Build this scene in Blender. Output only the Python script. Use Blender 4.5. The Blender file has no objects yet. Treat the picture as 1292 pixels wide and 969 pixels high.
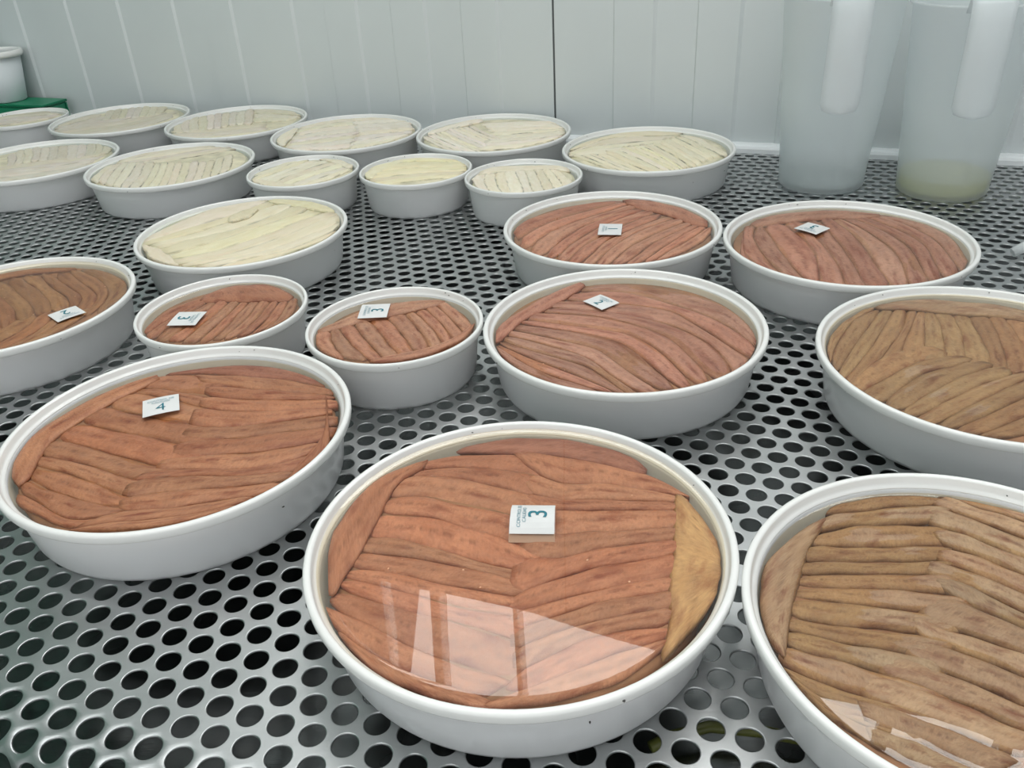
import bpy, bmesh, math, random
import numpy as np
from mathutils import Vector, Matrix

random.seed(7)
rng = np.random.default_rng(7)
SC = bpy.context.scene
COL = SC.collection
U = 0.1                       # one drawing unit is ten centimetres
PI = math.pi

# ------------------------------------------------------------------ camera
cam_data = bpy.data.cameras.new('camera')
cam_data.sensor_fit = 'HORIZONTAL'
cam_data.sensor_width = 36.0
cam_data.lens = 1070.167 / 1292 * 36.0
cam_data.clip_start = 0.01
cam_data.clip_end = 60
cam = bpy.data.objects.new('camera', cam_data)
COL.objects.link(cam)
_r = Vector((0.99841294, -0.02831923, -0.04867877))
_u = Vector((0.05631697, 0.50205624, 0.86299938))
_w = Vector((0.0, 0.86437119, -0.5028543))
_m = Matrix.Identity(4)
for i in range(3):
    _m[i][0], _m[i][1], _m[i][2] = _r[i], _u[i], -_w[i]
_m[2][3] = 3.05840611 * U
cam.matrix_world = _m
SC.camera = cam

# ------------------------------------------------------------------ world, exposure
world = bpy.data.worlds.new('world')
SC.world = world
world.use_nodes = True
_bg = world.node_tree.nodes['Background']
_bg.inputs[0].default_value = (0.95, 0.975, 0.985, 1)
_bg.inputs[1].default_value = 1.42
SC.view_settings.view_transform = 'Standard'
SC.view_settings.look = 'None'
SC.view_settings.gamma = 1.0
SC.view_settings.use_curve_mapping = False
SC.view_settings.exposure = 0.0
SC.cycles.use_denoising = True
SC.cycles.max_bounces = 10
SC.cycles.transparent_max_bounces = 16
SC.cycles.sample_clamp_indirect = 6.0

# wall frame: s runs along the wall to the right, n away from the camera
AN = math.radians(-21.918)
DS = Vector((math.cos(AN), math.sin(AN), 0))
DN = Vector((-DS.y, DS.x, 0))
def sn(s, n, z=0.0):
    return (DS * s + DN * n + Vector((0, 0, z))) * U
WALL_N = 11.34
FRONT_N = 1.49
TABLE_S0, TABLE_S1 = -15.6, 9.0
Z_FLOOR, Z_CEIL = -8.6, 19.0
WIN = [(-8.0, -1.55, 9.9, 18.4), (0.75, 6.2, 9.9, 18.4)]   # s0, s1, z0, z1

def area(name, loc, direction, sx, sy, power, col=(1, 1, 1), xaxis=None):
    d = bpy.data.lights.new(name, 'AREA')
    d.shape = 'RECTANGLE'; d.size = sx; d.size_y = sy; d.energy = power; d.color = col
    o = bpy.data.objects.new(name, d); COL.objects.link(o)
    z = -Vector(direction).normalized()
    x = Vector(xaxis) if xaxis is not None else Vector((1, 0, 0))
    x = (x - z * x.dot(z)).normalized(); y = z.cross(x)
    m = Matrix.Identity(4)
    for i in range(3):
        m[i][0], m[i][1], m[i][2], m[i][3] = x[i], y[i], z[i], loc[i]
    o.matrix_world = m
    return o
for k, (s0, s1, z0, z1) in enumerate(WIN):      # daylight coming in through the two wall windows
    area('window_daylight', sn((s0 + s1) / 2, WALL_N + 1.3, (z0 + z1) / 2), -DN - Vector((0, 0, .35)), (s1 - s0) * U * 1.02, (z1 - z0) * U * 1.02, 13.0, (1.0, 0.985, 0.96), DS)
FILL_POWER = 7.5  # strength of each added fill lamp
FILL_LAMPS = [(-9.0, 3.0), (3.0, 3.0), (-3.0, -8.0)]   # added fill lamps on the ceiling: s, n of their centre (lamps are built with their housings below)

# ------------------------------------------------------------------ material helpers
def mat(name):
    m = bpy.data.materials.new(name); m.use_nodes = True
    nt = m.node_tree; nt.nodes.clear()
    out = nt.nodes.new('ShaderNodeOutputMaterial')
    return m, nt, out
def N(nt, t, **kw):
    n = nt.nodes.new(t)
    for k, v in kw.items():
        if k.startswith('_'): setattr(n, k[1:], v)
        elif k.startswith('i'): n.inputs[int(k[1:])].default_value = v
        else: n.inputs[k.replace('__', ' ')].default_value = v
    return n
def L(nt, a, b): nt.links.new(a, b)
def ramp(nt, fac, stops, interp='LINEAR'):
    r = nt.nodes.new('ShaderNodeValToRGB'); r.color_ramp.interpolation = interp
    e = r.color_ramp.elements
    while len(e) < len(stops): e.new(0.5)
    for el, (p, c) in zip(e, stops):
        el.position = p; el.color = c if len(c) == 4 else (*c, 1)
    L(nt, fac, r.inputs[0]); return r
def mixc(nt, fac, a, b, mode='MIX'):
    m = nt.nodes.new('ShaderNodeMix'); m.data_type = 'RGBA'; m.blend_type = mode
    for sock, v in ((m.inputs[0], fac), (m.inputs[6], a), (m.inputs[7], b)):
        if hasattr(v, 'is_output'): L(nt, v, sock)
        else: sock.default_value = v if not isinstance(v, tuple) or len(v) == 4 else (*v, 1)
    return m.outputs[2]
def math_(nt, op, a, b=None, clamp=False):
    m = nt.nodes.new('ShaderNodeMath'); m.operation = op; m.use_clamp = clamp
    for sock, v in ((m.inputs[0], a), (m.inputs[1], b)):
        if v is None: continue
        if hasattr(v, 'is_output'): L(nt, v, sock)
        else: sock.default_value = v
    return m.outputs[0]
def bump(nt, h, strength, dist):
    b = nt.nodes.new('ShaderNodeBump'); b.inputs['Strength'].default_value = strength; b.inputs['Distance'].default_value = dist
    L(nt, h, b.inputs['Height']); return b.outputs[0]
def simple(name, col, rough=0.5, metal=0.0, noise=0.0, nscale=20, coat=0.0):
    m, nt, out = mat(name)
    p = N(nt, 'ShaderNodeBsdfPrincipled', Roughness=rough, Metallic=metal)
    p.inputs['Coat Weight'].default_value = coat
    if noise:
        tc = N(nt, 'ShaderNodeTexCoord'); nz = N(nt, 'ShaderNodeTexNoise', Scale=nscale, Detail=4.0)
        L(nt, tc.outputs['Object'], nz.inputs['Vector'])
        a = tuple(max(0, c * (1 - noise)) for c in col); b = tuple(min(1, c * (1 + noise)) for c in col)
        r = ramp(nt, nz.outputs[0], [(0.3, a), (0.7, b)])
        L(nt, r.outputs[0], p.inputs['Base Color'])
    else:
        p.inputs['Base Color'].default_value = (*col, 1)
    L(nt, p.outputs[0], out.inputs[0])
    return m

def fillet_mat(name, kind):
    """Cured anchovy flesh: u runs along the fillet, v across it; the object colour sets the batch."""
    m, nt, out = mat(name)
    p = N(nt, 'ShaderNodeBsdfPrincipled')
    uv = N(nt, 'ShaderNodeUVMap'); info = N(nt, 'ShaderNodeObjectInfo')
    sep = N(nt, 'ShaderNodeSeparateXYZ'); L(nt, uv.outputs[0], sep.inputs[0])
    off = math_(nt, 'MULTIPLY', info.outputs['Random'], 40.0)
    def noise(su, sv, scale, detail):
        c = N(nt, 'ShaderNodeCombineXYZ')
        L(nt, math_(nt, 'MULTIPLY', sep.outputs[0], su), c.inputs[0]); L(nt, math_(nt, 'MULTIPLY', sep.outputs[1], sv), c.inputs[1]); L(nt, off, c.inputs[2])
        n = N(nt, 'ShaderNodeTexNoise', Scale=scale, Detail=detail, Roughness=0.6); L(nt, c.outputs[0], n.inputs['Vector']); return n.outputs[0]
    base = info.outputs['Color']
    vc = math_(nt, 'ABSOLUTE', math_(nt, 'SUBTRACT', sep.outputs[1], 0.5))           # 0 on the spine line, .5 at the edge
    streak = noise(5.0, 2.2, 1.6, 5)
    fine = noise(60.0, 6.0, 2.0, 3)
    if kind == 'brown':
        c = mixc(nt, ramp(nt, streak, [(0.34, (0, 0, 0)), (0.68, (1, 1, 1))]).outputs[0], base, (1.12, 1.0, 0.86, 1), 'MULTIPLY')
        light = mixc(nt, 1.0, base, (1.38, 1.42, 1.36, 1), 'MULTIPLY')
        c = mixc(nt, ramp(nt, noise(4.0, 1.2, 1.2, 3), [(0.40, (0, 0, 0)), (0.66, (1, 1, 1))]).outputs[0], c, light)
        c = mixc(nt, 0.55, c, mixc(nt, 1.0, c, ramp(nt, noise(44.0, 5.0, 1.3, 5), [(0.3, (0.62, 0.57, 0.53)), (0.5, (1, 1, 1)), (0.7, (1.25, 1.25, 1.25))]).outputs[0], 'MULTIPLY'))
        blot = ramp(nt, noise(3.2, 1.6, 1.5, 4), [(0.51, (0, 0, 0)), (0.70, (1, 1, 1))]).outputs[0]
        red = mixc(nt, 1.0, base, (0.60, 0.31, 0.24, 1), 'MULTIPLY')
        c = mixc(nt, math_(nt, 'MULTIPLY', blot, 0.9), c, red)
        ridge_glint = ramp(nt, vc, [(0.06, (0, 0, 0)), (0.2, (1, 1, 1)), (0.40, (0, 0, 0))]).outputs[0]  # painted highlight along both crowns of the fillet
        c = mixc(nt, math_(nt, 'MULTIPLY', ridge_glint, 0.35), c, light)
        spine = math_(nt, 'MULTIPLY', ramp(nt, vc, [(0.0, (1, 1, 1)), (0.11, (0, 0, 0))]).outputs[0], ramp(nt, noise(14.0, 0.4, 2.0, 2), [(0.5, (0, 0, 0)), (0.66, (1, 1, 1))]).outputs[0])
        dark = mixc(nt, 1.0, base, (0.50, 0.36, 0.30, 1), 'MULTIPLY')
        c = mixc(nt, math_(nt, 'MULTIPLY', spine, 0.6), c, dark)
        edge = math_(nt, 'MULTIPLY', ramp(nt, vc, [(0.36, (0, 0, 0)), (0.5, (1, 1, 1))]).outputs[0], ramp(nt, noise(5.0, 1.0, 1.6, 3), [(0.35, (0.25, 0.25, 0.25)), (0.65, (1, 1, 1))]).outputs[0])  # browner edge that also paints the shaded groove between fillets
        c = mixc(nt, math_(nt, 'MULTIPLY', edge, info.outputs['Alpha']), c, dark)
        uend = math_(nt, 'ABSOLUTE', math_(nt, 'SUBTRACT', sep.outputs[0], 0.5))
        tip = math_(nt, 'MULTIPLY', ramp(nt, uend, [(0.40, (0, 0, 0)), (0.5, (1, 1, 1))]).outputs[0], ramp(nt, noise(4.0, 3.0, 1.2, 3), [(0.4, (0, 0, 0)), (0.62, (1, 1, 1))]).outputs[0])
        c = mixc(nt, math_(nt, 'MULTIPLY', tip, 0.6), c, mixc(nt, 1.0, base, (0.55, 0.42, 0.42, 1), 'MULTIPLY'))
    else:
        c = mixc(nt, ramp(nt, streak, [(0.34, (0, 0, 0)), (0.68, (1, 1, 1))]).outputs[0], base, mixc(nt, 1.0, base, (0.90, 0.88, 0.80, 1), 'MULTIPLY'))
        blot = ramp(nt, noise(3.0, 1.6, 1.4, 4), [(0.55, (0, 0, 0)), (0.75, (1, 1, 1))]).outputs[0]
        c = mixc(nt, math_(nt, 'MULTIPLY', blot, 0.45), c, mixc(nt, 1.0, base, (0.92, 0.80, 0.74, 1), 'MULTIPLY'))
        edge = math_(nt, 'MULTIPLY', ramp(nt, vc, [(0.33, (0, 0, 0)), (0.44, (1, 1, 1))]).outputs[0], ramp(nt, noise(4.0, 1.0, 1.5, 4), [(0.44, (0, 0, 0)), (0.66, (1, 1, 1))]).outputs[0])  # dark skin at the edges, also painting the shaded gaps between fillets
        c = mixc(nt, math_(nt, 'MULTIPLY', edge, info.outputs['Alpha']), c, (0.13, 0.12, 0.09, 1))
    L(nt, c, p.inputs['Base Color'])
    p.inputs['Roughness'].default_value = 0.42
    p.inputs['Specular IOR Level'].default_value = 0.35
    p.inputs['Subsurface Weight'].default_value = 0.12
    p.inputs['Subsurface Radius'].default_value = (1.0, 0.45, 0.25)
    p.inputs['Subsurface Scale'].default_value = 0.002
    L(nt, bump(nt, math_(nt, 'ADD', fine, math_(nt, 'MULTIPLY', streak, 1.5)), 0.35, 0.0012), p.inputs['Normal'])
    L(nt, p.outputs[0], out.inputs[0])
    return m

def oil_mat(name, tint):
    """Clear oil seen as its surface: mirror by the angle of view, else tinted clear."""
    m, nt, out = mat(name)
    lw = N(nt, 'ShaderNodeLayerWeight', Blend=0.5)
    f5 = math_(nt, 'POWER', lw.outputs['Facing'], 5.0)
    fac = math_(nt, 'ADD', math_(nt, 'MULTIPLY', f5, 0.95), 0.045, True)
    tr = N(nt, 'ShaderNodeBsdfTransparent'); tr.inputs[0].default_value = (*tint, 1)
    gl = N(nt, 'ShaderNodeBsdfGlossy'); gl.inputs['Roughness'].default_value = 0.0
    tc = N(nt, 'ShaderNodeTexCoord'); nz = N(nt, 'ShaderNodeTexNoise', Scale=9.0, Detail=1.0)
    L(nt, tc.outputs['Object'], nz.inputs['Vector'])
    L(nt, bump(nt, nz.outputs[0], 0.04, 0.004), gl.inputs['Normal'])
    mx = N(nt, 'ShaderNodeMixShader'); L(nt, fac, mx.inputs[0]); L(nt, tr.outputs[0], mx.inputs[1]); L(nt, gl.outputs[0], mx.inputs[2])
    L(nt, mx.outputs[0], out.inputs[0])
    return m

def frosted(name, col, trans, rough, clear=0.0, coat=0.0):
    """Milky polypropylene: part diffuse, part light passing through, a little clear."""
    m, nt, out = mat(name)
    p = N(nt, 'ShaderNodeBsdfPrincipled', Roughness=rough); p.inputs['Base Color'].default_value = (*col, 1)
    p.inputs['Coat Weight'].default_value = coat; p.inputs['Coat Roughness'].default_value = 0.06
    tl = N(nt, 'ShaderNodeBsdfTranslucent'); tl.inputs[0].default_value = (*col, 1)
    mx = N(nt, 'ShaderNodeMixShader'); mx.inputs[0].default_value = trans
    L(nt, p.outputs[0], mx.inputs[1]); L(nt, tl.outputs[0], mx.inputs[2]); res = mx.outputs[0]
    if clear:
        tr = N(nt, 'ShaderNodeBsdfTransparent'); tr.inputs[0].default_value = (0.96, 0.98, 1.0, 1)
        m2 = N(nt, 'ShaderNodeMixShader'); m2.inputs[0].default_value = clear
        L(nt, res, m2.inputs[1]); L(nt, tr.outputs[0], m2.inputs[2]); res = m2.outputs[0]
    L(nt, res, out.inputs[0])
    return m

def steel_mat(name, col, r0, r1):
    m, nt, out = mat(name)
    p = N(nt, 'ShaderNodeBsdfPrincipled', Metallic=1.0)
    tc = N(nt, 'ShaderNodeTexCoord')
    n1 = N(nt, 'ShaderNodeTexNoise', Scale=14.0, Detail=5.0); L(nt, tc.outputs['Object'], n1.inputs['Vector'])
    mp = N(nt, 'ShaderNodeMapping'); mp.inputs['Scale'].default_value = (30, 600, 30); mp.inputs['Rotation'].default_value = (0, 0, AN)
    L(nt, tc.outputs['Object'], mp.inputs[0])
    n2 = N(nt, 'ShaderNodeTexNoise', Scale=1.0, Detail=3.0); L(nt, mp.outputs[0], n2.inputs['Vector'])
    r = ramp(nt, n1.outputs[0], [(0.3, (r0,) * 3), (0.72, (r1,) * 3)]); L(nt, r.outputs[0], p.inputs['Roughness'])
    c = ramp(nt, n1.outputs[0], [(0.3, tuple(x * 0.88 for x in col)), (0.7, col)]); L(nt, c.outputs[0], p.inputs['Base Color'])
    L(nt, bump(nt, n2.outputs[0], 0.10, 0.0006), p.inputs['Normal'])
    L(nt, p.outputs[0], out.inputs[0])
    return m

M = {}
M['wall'] = simple('coated_wall_panel', (0.62, 0.655, 0.66), 0.42, 0, 0.02, 6)
M['joint'] = simple('dark_panel_joint', (0.09, 0.10, 0.10), 0.6)
M['white_paint'] = simple('white_paint', (0.78, 0.79, 0.78), 0.5, 0, 0.02, 8)
M['floor'] = simple('grey_floor_coating', (0.12, 0.125, 0.125), 0.5, 0, 0.1, 4)
M['rail'] = simple('white_rail_plastic', (0.85, 0.87, 0.88), 0.35, 0, 0.03, 30)
M['steel'] = steel_mat('perforated_steel', (0.48, 0.49, 0.492), 0.34, 0.48)
M['pan'] = steel_mat('wet_drip_pan_steel', (0.20, 0.21, 0.21), 0.14, 0.34)
M['tub'] = frosted('milky_tub_plastic', (0.90, 0.905, 0.915), 0.30, 0.52, 0.07, 0.5)
M['rim'] = frosted('white_tub_rim_plastic', (0.88, 0.87, 0.85), 0.10, 0.24, 0.0, 0.2)
M['brown'] = fillet_mat('cured_anchovy_flesh', 'brown')
M['white'] = fillet_mat('marinated_anchovy_flesh', 'white')
M['oil'] = oil_mat('golden_oil', (0.98, 0.92, 0.80))
M['brine'] = oil_mat('pale_marinade', (0.97, 0.98, 0.93))
M['under_brown'] = simple('lower_brown_layer', (0.29, 0.145, 0.085), 0.6, 0, 0.35, 60)
M['under_white'] = simple('lower_pale_layer', (0.66, 0.60, 0.44), 0.6, 0, 0.2, 60)
M['paper'] = simple('tag_paper', (0.68, 0.675, 0.67), 0.55, 0, 0.03, 60)
M['film'] = frosted('thin_clear_film', (0.80, 0.60, 0.54), 0.3, 0.2, 0.35, 0.5)
M['ink'] = simple('teal_print', (0.0, 0.15, 0.20), 0.5)
M['ink_pale'] = simple('pale_teal_print', (0.10, 0.25, 0.31), 0.5)
M['jug'] = frosted('frosted_jug_plastic', (0.90, 0.92, 0.91), 0.42, 0.35, 0.52, 0.1)
M['handle'] = frosted('milky_handle_plastic', (0.92, 0.94, 0.94), 0.30, 0.28, 0.48, 0.3)
M['liquid_clear'] = frosted('thin_clear_liquid', (0.70, 0.76, 0.74), 0.5, 0.1, 0.3)
M['liquid_yellow'] = frosted('thin_yellow_liquid', (0.95, 0.92, 0.48), 0.5, 0.45, 0.1)
M['tint_wall'] = simple('added_green_bounce', (0.06, 0.20, 0.14), 0.5, 0, 0.05, 4)  # colour chosen to throw a green cast on the back wall
M['green'] = simple('green_crate_plastic', (0.01, 0.22, 0.11), 0.4, 0, 0.1, 20)
M['bucket'] = frosted('white_bucket_plastic', (0.82, 0.86, 0.88), 0.25, 0.35)
M['funnel'] = frosted('clear_funnel_plastic', (0.92, 0.94, 0.94), 0.35, 0.3, 0.2, 0.3)
M['glass'] = oil_mat('window_glass', (0.97, 0.98, 0.98))
M['frame'] = simple('white_window_frame', (0.80, 0.81, 0.80), 0.35)
M['fleck'] = simple('dark_skin_fleck', (0.06, 0.055, 0.05), 0.5)
M['fat'] = simple('pale_fat_fleck', (0.85, 0.55, 0.42), 0.3)
M['olive'] = simple('olive_hose_rubber', (0.14, 0.15, 0.03), 0.3, 0, 0.2, 40)
M['lamp'] = None
def emis(name, col, st):
    m, nt, out = mat(name); e = N(nt, 'ShaderNodeEmission'); e.inputs[0].default_value = (*col, 1); e.inputs[1].default_value = st
    L(nt, e.outputs[0], out.inputs[0]); return m

# ------------------------------------------------------------------ object helpers
def link(name, me, m, parent=None, loc=None):
    o = bpy.data.objects.new(name, me); COL.objects.link(o)
    if m is not None and not me.materials: me.materials.append(m)
    if parent is not None: o.parent = parent
    if loc is not None: o.location = loc
    return o
def thing(name, label, cat, loc=(0, 0, 0), group=None):
    o = bpy.data.objects.new(name, None); COL.objects.link(o); o.empty_display_size = 0.02
    o.location = loc; return tag(o, label, cat, group)
def tag(o, label, cat, group=None):
    o['label'] = label; o['category'] = cat
    if group: o['group'] = group
    return o
def struct(o):
    o['kind'] = 'structure'; return o
def mesh(name, V, F, smooth=False, UV=None):
    me = bpy.data.meshes.new(name)
    me.from_pydata([tuple(v) for v in V], [], F)
    if smooth: me.polygons.foreach_set('use_smooth', [True] * len(me.polygons))
    if UV is not None:
        ul = me.uv_layers.new(name='UVMap'); idx = np.empty(len(me.loops), dtype=np.int32); me.loops.foreach_get('vertex_index', idx)
        ul.data.foreach_set('uv', np.asarray(UV, dtype=np.float32)[idx].ravel())
    me.update(); return me
def from_bm(name, bm, smooth=False):
    me = bpy.data.meshes.new(name); bm.normal_update(); bm.to_mesh(me); bm.free()
    if smooth: me.polygons.foreach_set('use_smooth', [True] * len(me.polygons))
    return me
def snbox(bm, s0, s1, n0, n1, z0, z1, bev=0.0):
    P = [sn(s, n, z) for z in (z0, z1) for n in (n0, n1) for s in (s0, s1)]
    v = [bm.verts.new(p) for p in P]
    for f in ((0, 2, 3, 1), (4, 5, 7, 6), (0, 1, 5, 4), (2, 6, 7, 3), (0, 4, 6, 2), (1, 3, 7, 5)): bm.faces.new([v[i] for i in f])
    if bev: bmesh.ops.bevel(bm, geom=[e for e in bm.edges if all(x in v for x in e.verts)], offset=bev * U, segments=2, affect='EDGES')
def boxobj(name, m, s0, s1, n0, n1, z0, z1, parent=None, bev=0.0):
    bm = bmesh.new(); snbox(bm, s0, s1, n0, n1, z0, z1, bev); bmesh.ops.recalc_face_normals(bm, faces=bm.faces)
    return link(name, from_bm(name, bm), m, parent)
def lathe(name, prof, seg=96, closed=False, smooth=True):
    """profile of (r, z) in metres, turned about z"""
    V = []; F = []; P = len(prof)
    for i in range(seg):
        a = 2 * PI * i / seg
        for r, z in prof: V.append((r * math.cos(a), r * math.sin(a), z))
    for i in range(seg):
        j = (i + 1) % seg
        for k in range(P if closed else P - 1):
            l = (k + 1) % P
            F.append((i * P + k, j * P + k, j * P + l, i * P + l))
    me = mesh(name, V, F, smooth); 
    bm = bmesh.new(); bm.from_mesh(me); bmesh.ops.remove_doubles(bm, verts=bm.verts, dist=1e-6); bm.to_mesh(me); bm.free()
    if smooth: me.polygons.foreach_set('use_smooth', [True] * len(me.polygons))
    return me

# ------------------------------------------------------------------ room shell
boxobj_floor = struct(boxobj('floor', M['floor'], -18.4, 26.4, -26, 12.2, Z_FLOOR - 0.4, Z_FLOOR))
struct(boxobj('ceiling', M['white_paint'], -18.4, 26.4, -26, 12.2, Z_CEIL, Z_CEIL + 0.4))
struct(boxobj('wall_left_added', M['tint_wall'], -18.4, -18, -26, 12.2, Z_FLOOR, Z_CEIL))  # unseen wall, added to darken and tint the back wall's left end
struct(boxobj('wall_right', M['wall'], 26, 26.4, -26, 12.2, Z_FLOOR, Z_CEIL))

RIB, LIGHT0, DARK0, DEPTH, SLOPE = 1.056, -12.92, -12.39, 0.022, 0.022
def rib_offset_breaks(s0, s1):
    """list of (s, toward-camera offset) along one panel: raised bands between a dark and the next light line"""
    out = [(s0, 0.0)]
    k = math.floor((s0 - DARK0) / RIB) - 1
    while DARK0 + k * RIB < s1:
        a, b = DARK0 + k * RIB, LIGHT0 + (k + 1) * RIB
        if a > s0 + 0.05 and b + SLOPE < s1 - 0.05:
            out += [(a - SLOPE * .35, 0.0), (a + SLOPE * .35, DEPTH), (b - SLOPE, DEPTH), (b + SLOPE, 0.0)]
        k += 1
    out.append((s1, 0.0)); return out
def panel_mesh(s0, s1):
    br = rib_offset_breaks(s0 + 0.014, s1 - 0.014)
    S = sorted(set([round(b[0], 5) for b in br] + [e for w in WIN for e in w[:2] if s0 < e < s1]))
    xs = [b[0] for b in br]; ys = [b[1] for b in br]
    off = lambda s: float(np.interp(s, xs, ys))
    Z = [Z_FLOOR, WIN[0][2], WIN[0][3], Z_CEIL]
    V = []; F = []
    for s in S:
        for z in Z: V.append(sn(s, WALL_N - off(s), z))
    nb = len(V)
    for s in S:
        for z in Z: V.append(sn(s, WALL_N + 0.6, z))
    m = len(Z); solid = {}
    for i in range(len(S) - 1):
        for j in range(m - 1):
            sm = (S[i] + S[i + 1]) / 2; zm = (Z[j] + Z[j + 1]) / 2
            solid[i, j] = not any(w[0] < sm < w[1] and w[2] < zm < w[3] for w in WIN)
    for (i, j), ok in solid.items():
        if not ok: continue
        a, b, c, d = i * m + j, (i + 1) * m + j, (i + 1) * m + j + 1, i * m + j + 1
        F.append((a, b, c, d)); F.append((nb + d, nb + c, nb + b, nb + a))
        for (di, dj, p, q) in ((-1, 0, a, d), (1, 0, c, b), (0, -1, b, a), (0, 1, d, c)):
            if not solid.get((i + di, j + dj), False): F.append((p, q, nb + q, nb + p))
    return mesh('wall_panel', V, F)
SEAMS = [-18.0, -14.26, -3.70, 6.86, 17.42, 26.0]
wall = bpy.data.objects.new('wall_back', None); COL.objects.link(wall); struct(wall)
for a, b in zip(SEAMS, SEAMS[1:]):
    link('wall_panel', panel_mesh(a, b), M['wall'], wall)
for s in SEAMS[1:-1]:
    boxobj('panel_joint', M['joint'], s - 0.013, s + 0.013, WALL_N + 0.02, WALL_N + 0.3, Z_FLOOR, WIN[0][2], wall)
for k, (s0, s1, z0, z1) in enumerate(WIN):
    w = bpy.data.objects.new('window_%d' % (k + 1), None); COL.objects.link(w); struct(w)
    t = 0.22
    for (a, b, c, d) in ((s0, s1, z0, z0 + t), (s0, s1, z1 - t, z1), (s0, s0 + t, z0 + t, z1 - t), (s1 - t, s1, z0 + t, z1 - t)):
        boxobj('frame_bar', M['frame'], a, b, WALL_N + 0.1, WALL_N + 0.45, c, d, w)
    for fr, hw in (((0.215, .1), (0.49, .045)) if k == 0 else ((0.27, .1), (0.6, .1))):
        q = s0 + fr * (s1 - s0)
        boxobj('mullion', M['frame'], q - hw, q + hw, WALL_N + 0.12, WALL_N + 0.43, z0 + t, z1 - t, w)
    boxobj('pane', M['glass'], s0 + t, s1 - t, WALL_N + 0.27, WALL_N + 0.28, z0 + t, z1 - t, w)
for (s, n), where in zip(FILL_LAMPS, ('left', 'right', 'nearer')):                                        # unseen lamps added for fill light
    c = thing('added_fill_lamp', '%s one of three unseen lamps added on the ceiling for fill light' % where, 'lamp', sn(s, n, Z_CEIL), 'added fill lamps overhead')
    h = boxobj('housing', M['white_paint'], s - 6, s + 6, n - 0.8, n + 0.8, Z_CEIL - 0.45, Z_CEIL); h.parent = c; h.matrix_parent_inverse = c.matrix_world.inverted(); h.location = -Vector(c.location)
    area('fill_light', sn(s, n, Z_CEIL - 0.5), (0, 0, -1), 1.15, 0.14, FILL_POWER, (0.97, 1.0, 1.0), DS)
# wall foot rail
bm = bmesh.new(); prof = [(11.18, 0.0), (11.18, 0.055), (11.195, 0.085), (11.225, 0.10), (11.27, 0.105), (WALL_N - 0.002, 0.105), (WALL_N - 0.002, 0.0)]
ring = [[bm.verts.new(sn(s, n, z)) for n, z in prof] for s in (-17.99, 25.99)]
for i in range(len(prof)): bm.faces.new((ring[0][i], ring[1][i], ring[1][(i + 1) % len(prof)], ring[0][(i + 1) % len(prof)]))
for r in ring: bm.faces.new(r)
bmesh.ops.recalc_face_normals(bm, faces=bm.faces)
struct(link('trim_1', from_bm('trim_1', bm), M['rail']))

# ------------------------------------------------------------------ perforated table
P = 0.15875; HR = 0.362 * P; S_ORG, N_ORG = -3.6622, 2.1464; RHO = 0.12; FLANGE = 0.40
def bend(s, n):
    t = FRONT_N - n
    z = np.zeros_like(n); nn = n.copy()
    m = t > 0
    phi = np.minimum(t / RHO, PI / 2); rest = np.maximum(t - RHO * PI / 2, 0)
    nn[m] = FRONT_N - RHO * np.sin(phi[m]); z[m] = -RHO * (1 - np.cos(phi[m])) - rest[m]
    nx = np.where(m, np.sin(phi), 0.0); nz = np.where(m, np.cos(phi), 1.0)     # outward normal (toward -n, up)
    return s, nn, z, nx, nz
def perforated(cells, seg, bevel):
    """one hexagonal cell of sheet round each hole centre"""
    a = np.arange(seg) * 2 * PI / seg
    hexr = P / 2 / np.cos((a + PI / 6 * 0) % (PI / 3) - PI / 6 * (1 if False else 0))
    # flat sides face the six neighbours at 0,60,..: boundary distance P/2 / cos(angle to nearest neighbour direction)
    d = (a + PI / 6) % (PI / 3) - PI / 6
    hexr = P / 2 / np.cos(d)
    rings = [(hexr, 0.0), (np.full(seg, HR * 1.085), 0.0)]
    if bevel: rings += [(np.full(seg, HR * 1.045), -0.001), (np.full(seg, HR * 1.01), -0.003), (np.full(seg, HR), -0.005)]
    else: rings += [(np.full(seg, HR * 1.015), -0.003)]
    rings += [(np.full(seg, HR), -0.0105)]
    R = np.stack([r for r, _ in rings]); Zd = np.array([z for _, z in rings])
    loc_s = (R * np.cos(a)).ravel(); loc_n = (R * np.sin(a)).ravel(); dep = np.repeat(Zd, seg)
    C = np.array(cells); nv = len(loc_s)
    s = (C[:, 0:1] + loc_s).ravel(); n = (C[:, 1:2] + loc_n).ravel(); dz = np.tile(dep, len(C))
    s, nn, z, nx, nz = bend(s, n)
    nn = nn - nx * dz; z = z + nz * dz
    V = np.stack([s * DS.x + nn * DN.x, s * DS.y + nn * DN.y, z], -1) * U
    k = len(rings); i = np.arange(seg); j = (i + 1) % seg; q = []
    for r in range(k - 1): q.append(np.stack([r * seg + i, r * seg + j, (r + 1) * seg + j, (r + 1) * seg + i], -1))
    q = np.concatenate(q); F = (np.arange(len(C))[:, None, None] * nv + q[None]).reshape(-1, 4)
    sm = np.ones((len(C), k - 1, seg), dtype=bool); sm[:, 0, :] = C[:, 1][:, None] < FRONT_N + P
    return V, F, sm.ravel()
def np_mesh(name, V, F, smooth=None):
    me = bpy.data.meshes.new(name)
    me.vertices.add(len(V)); me.vertices.foreach_set('co', V.astype(np.float32).ravel())
    me.loops.add(F.size); me.loops.foreach_set('vertex_index', F.astype(np.int32).ravel())
    me.polygons.add(len(F)); me.polygons.foreach_set('loop_start', np.arange(0, F.size, 4, dtype=np.int32)); me.polygons.foreach_set('loop_total', np.full(len(F), 4, dtype=np.int32))
    me.polygons.foreach_set('use_smooth', np.ones(len(F), dtype=bool) if smooth is None else smooth)
    me.update(calc_edges=True); return me
near, far = [], []
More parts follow.
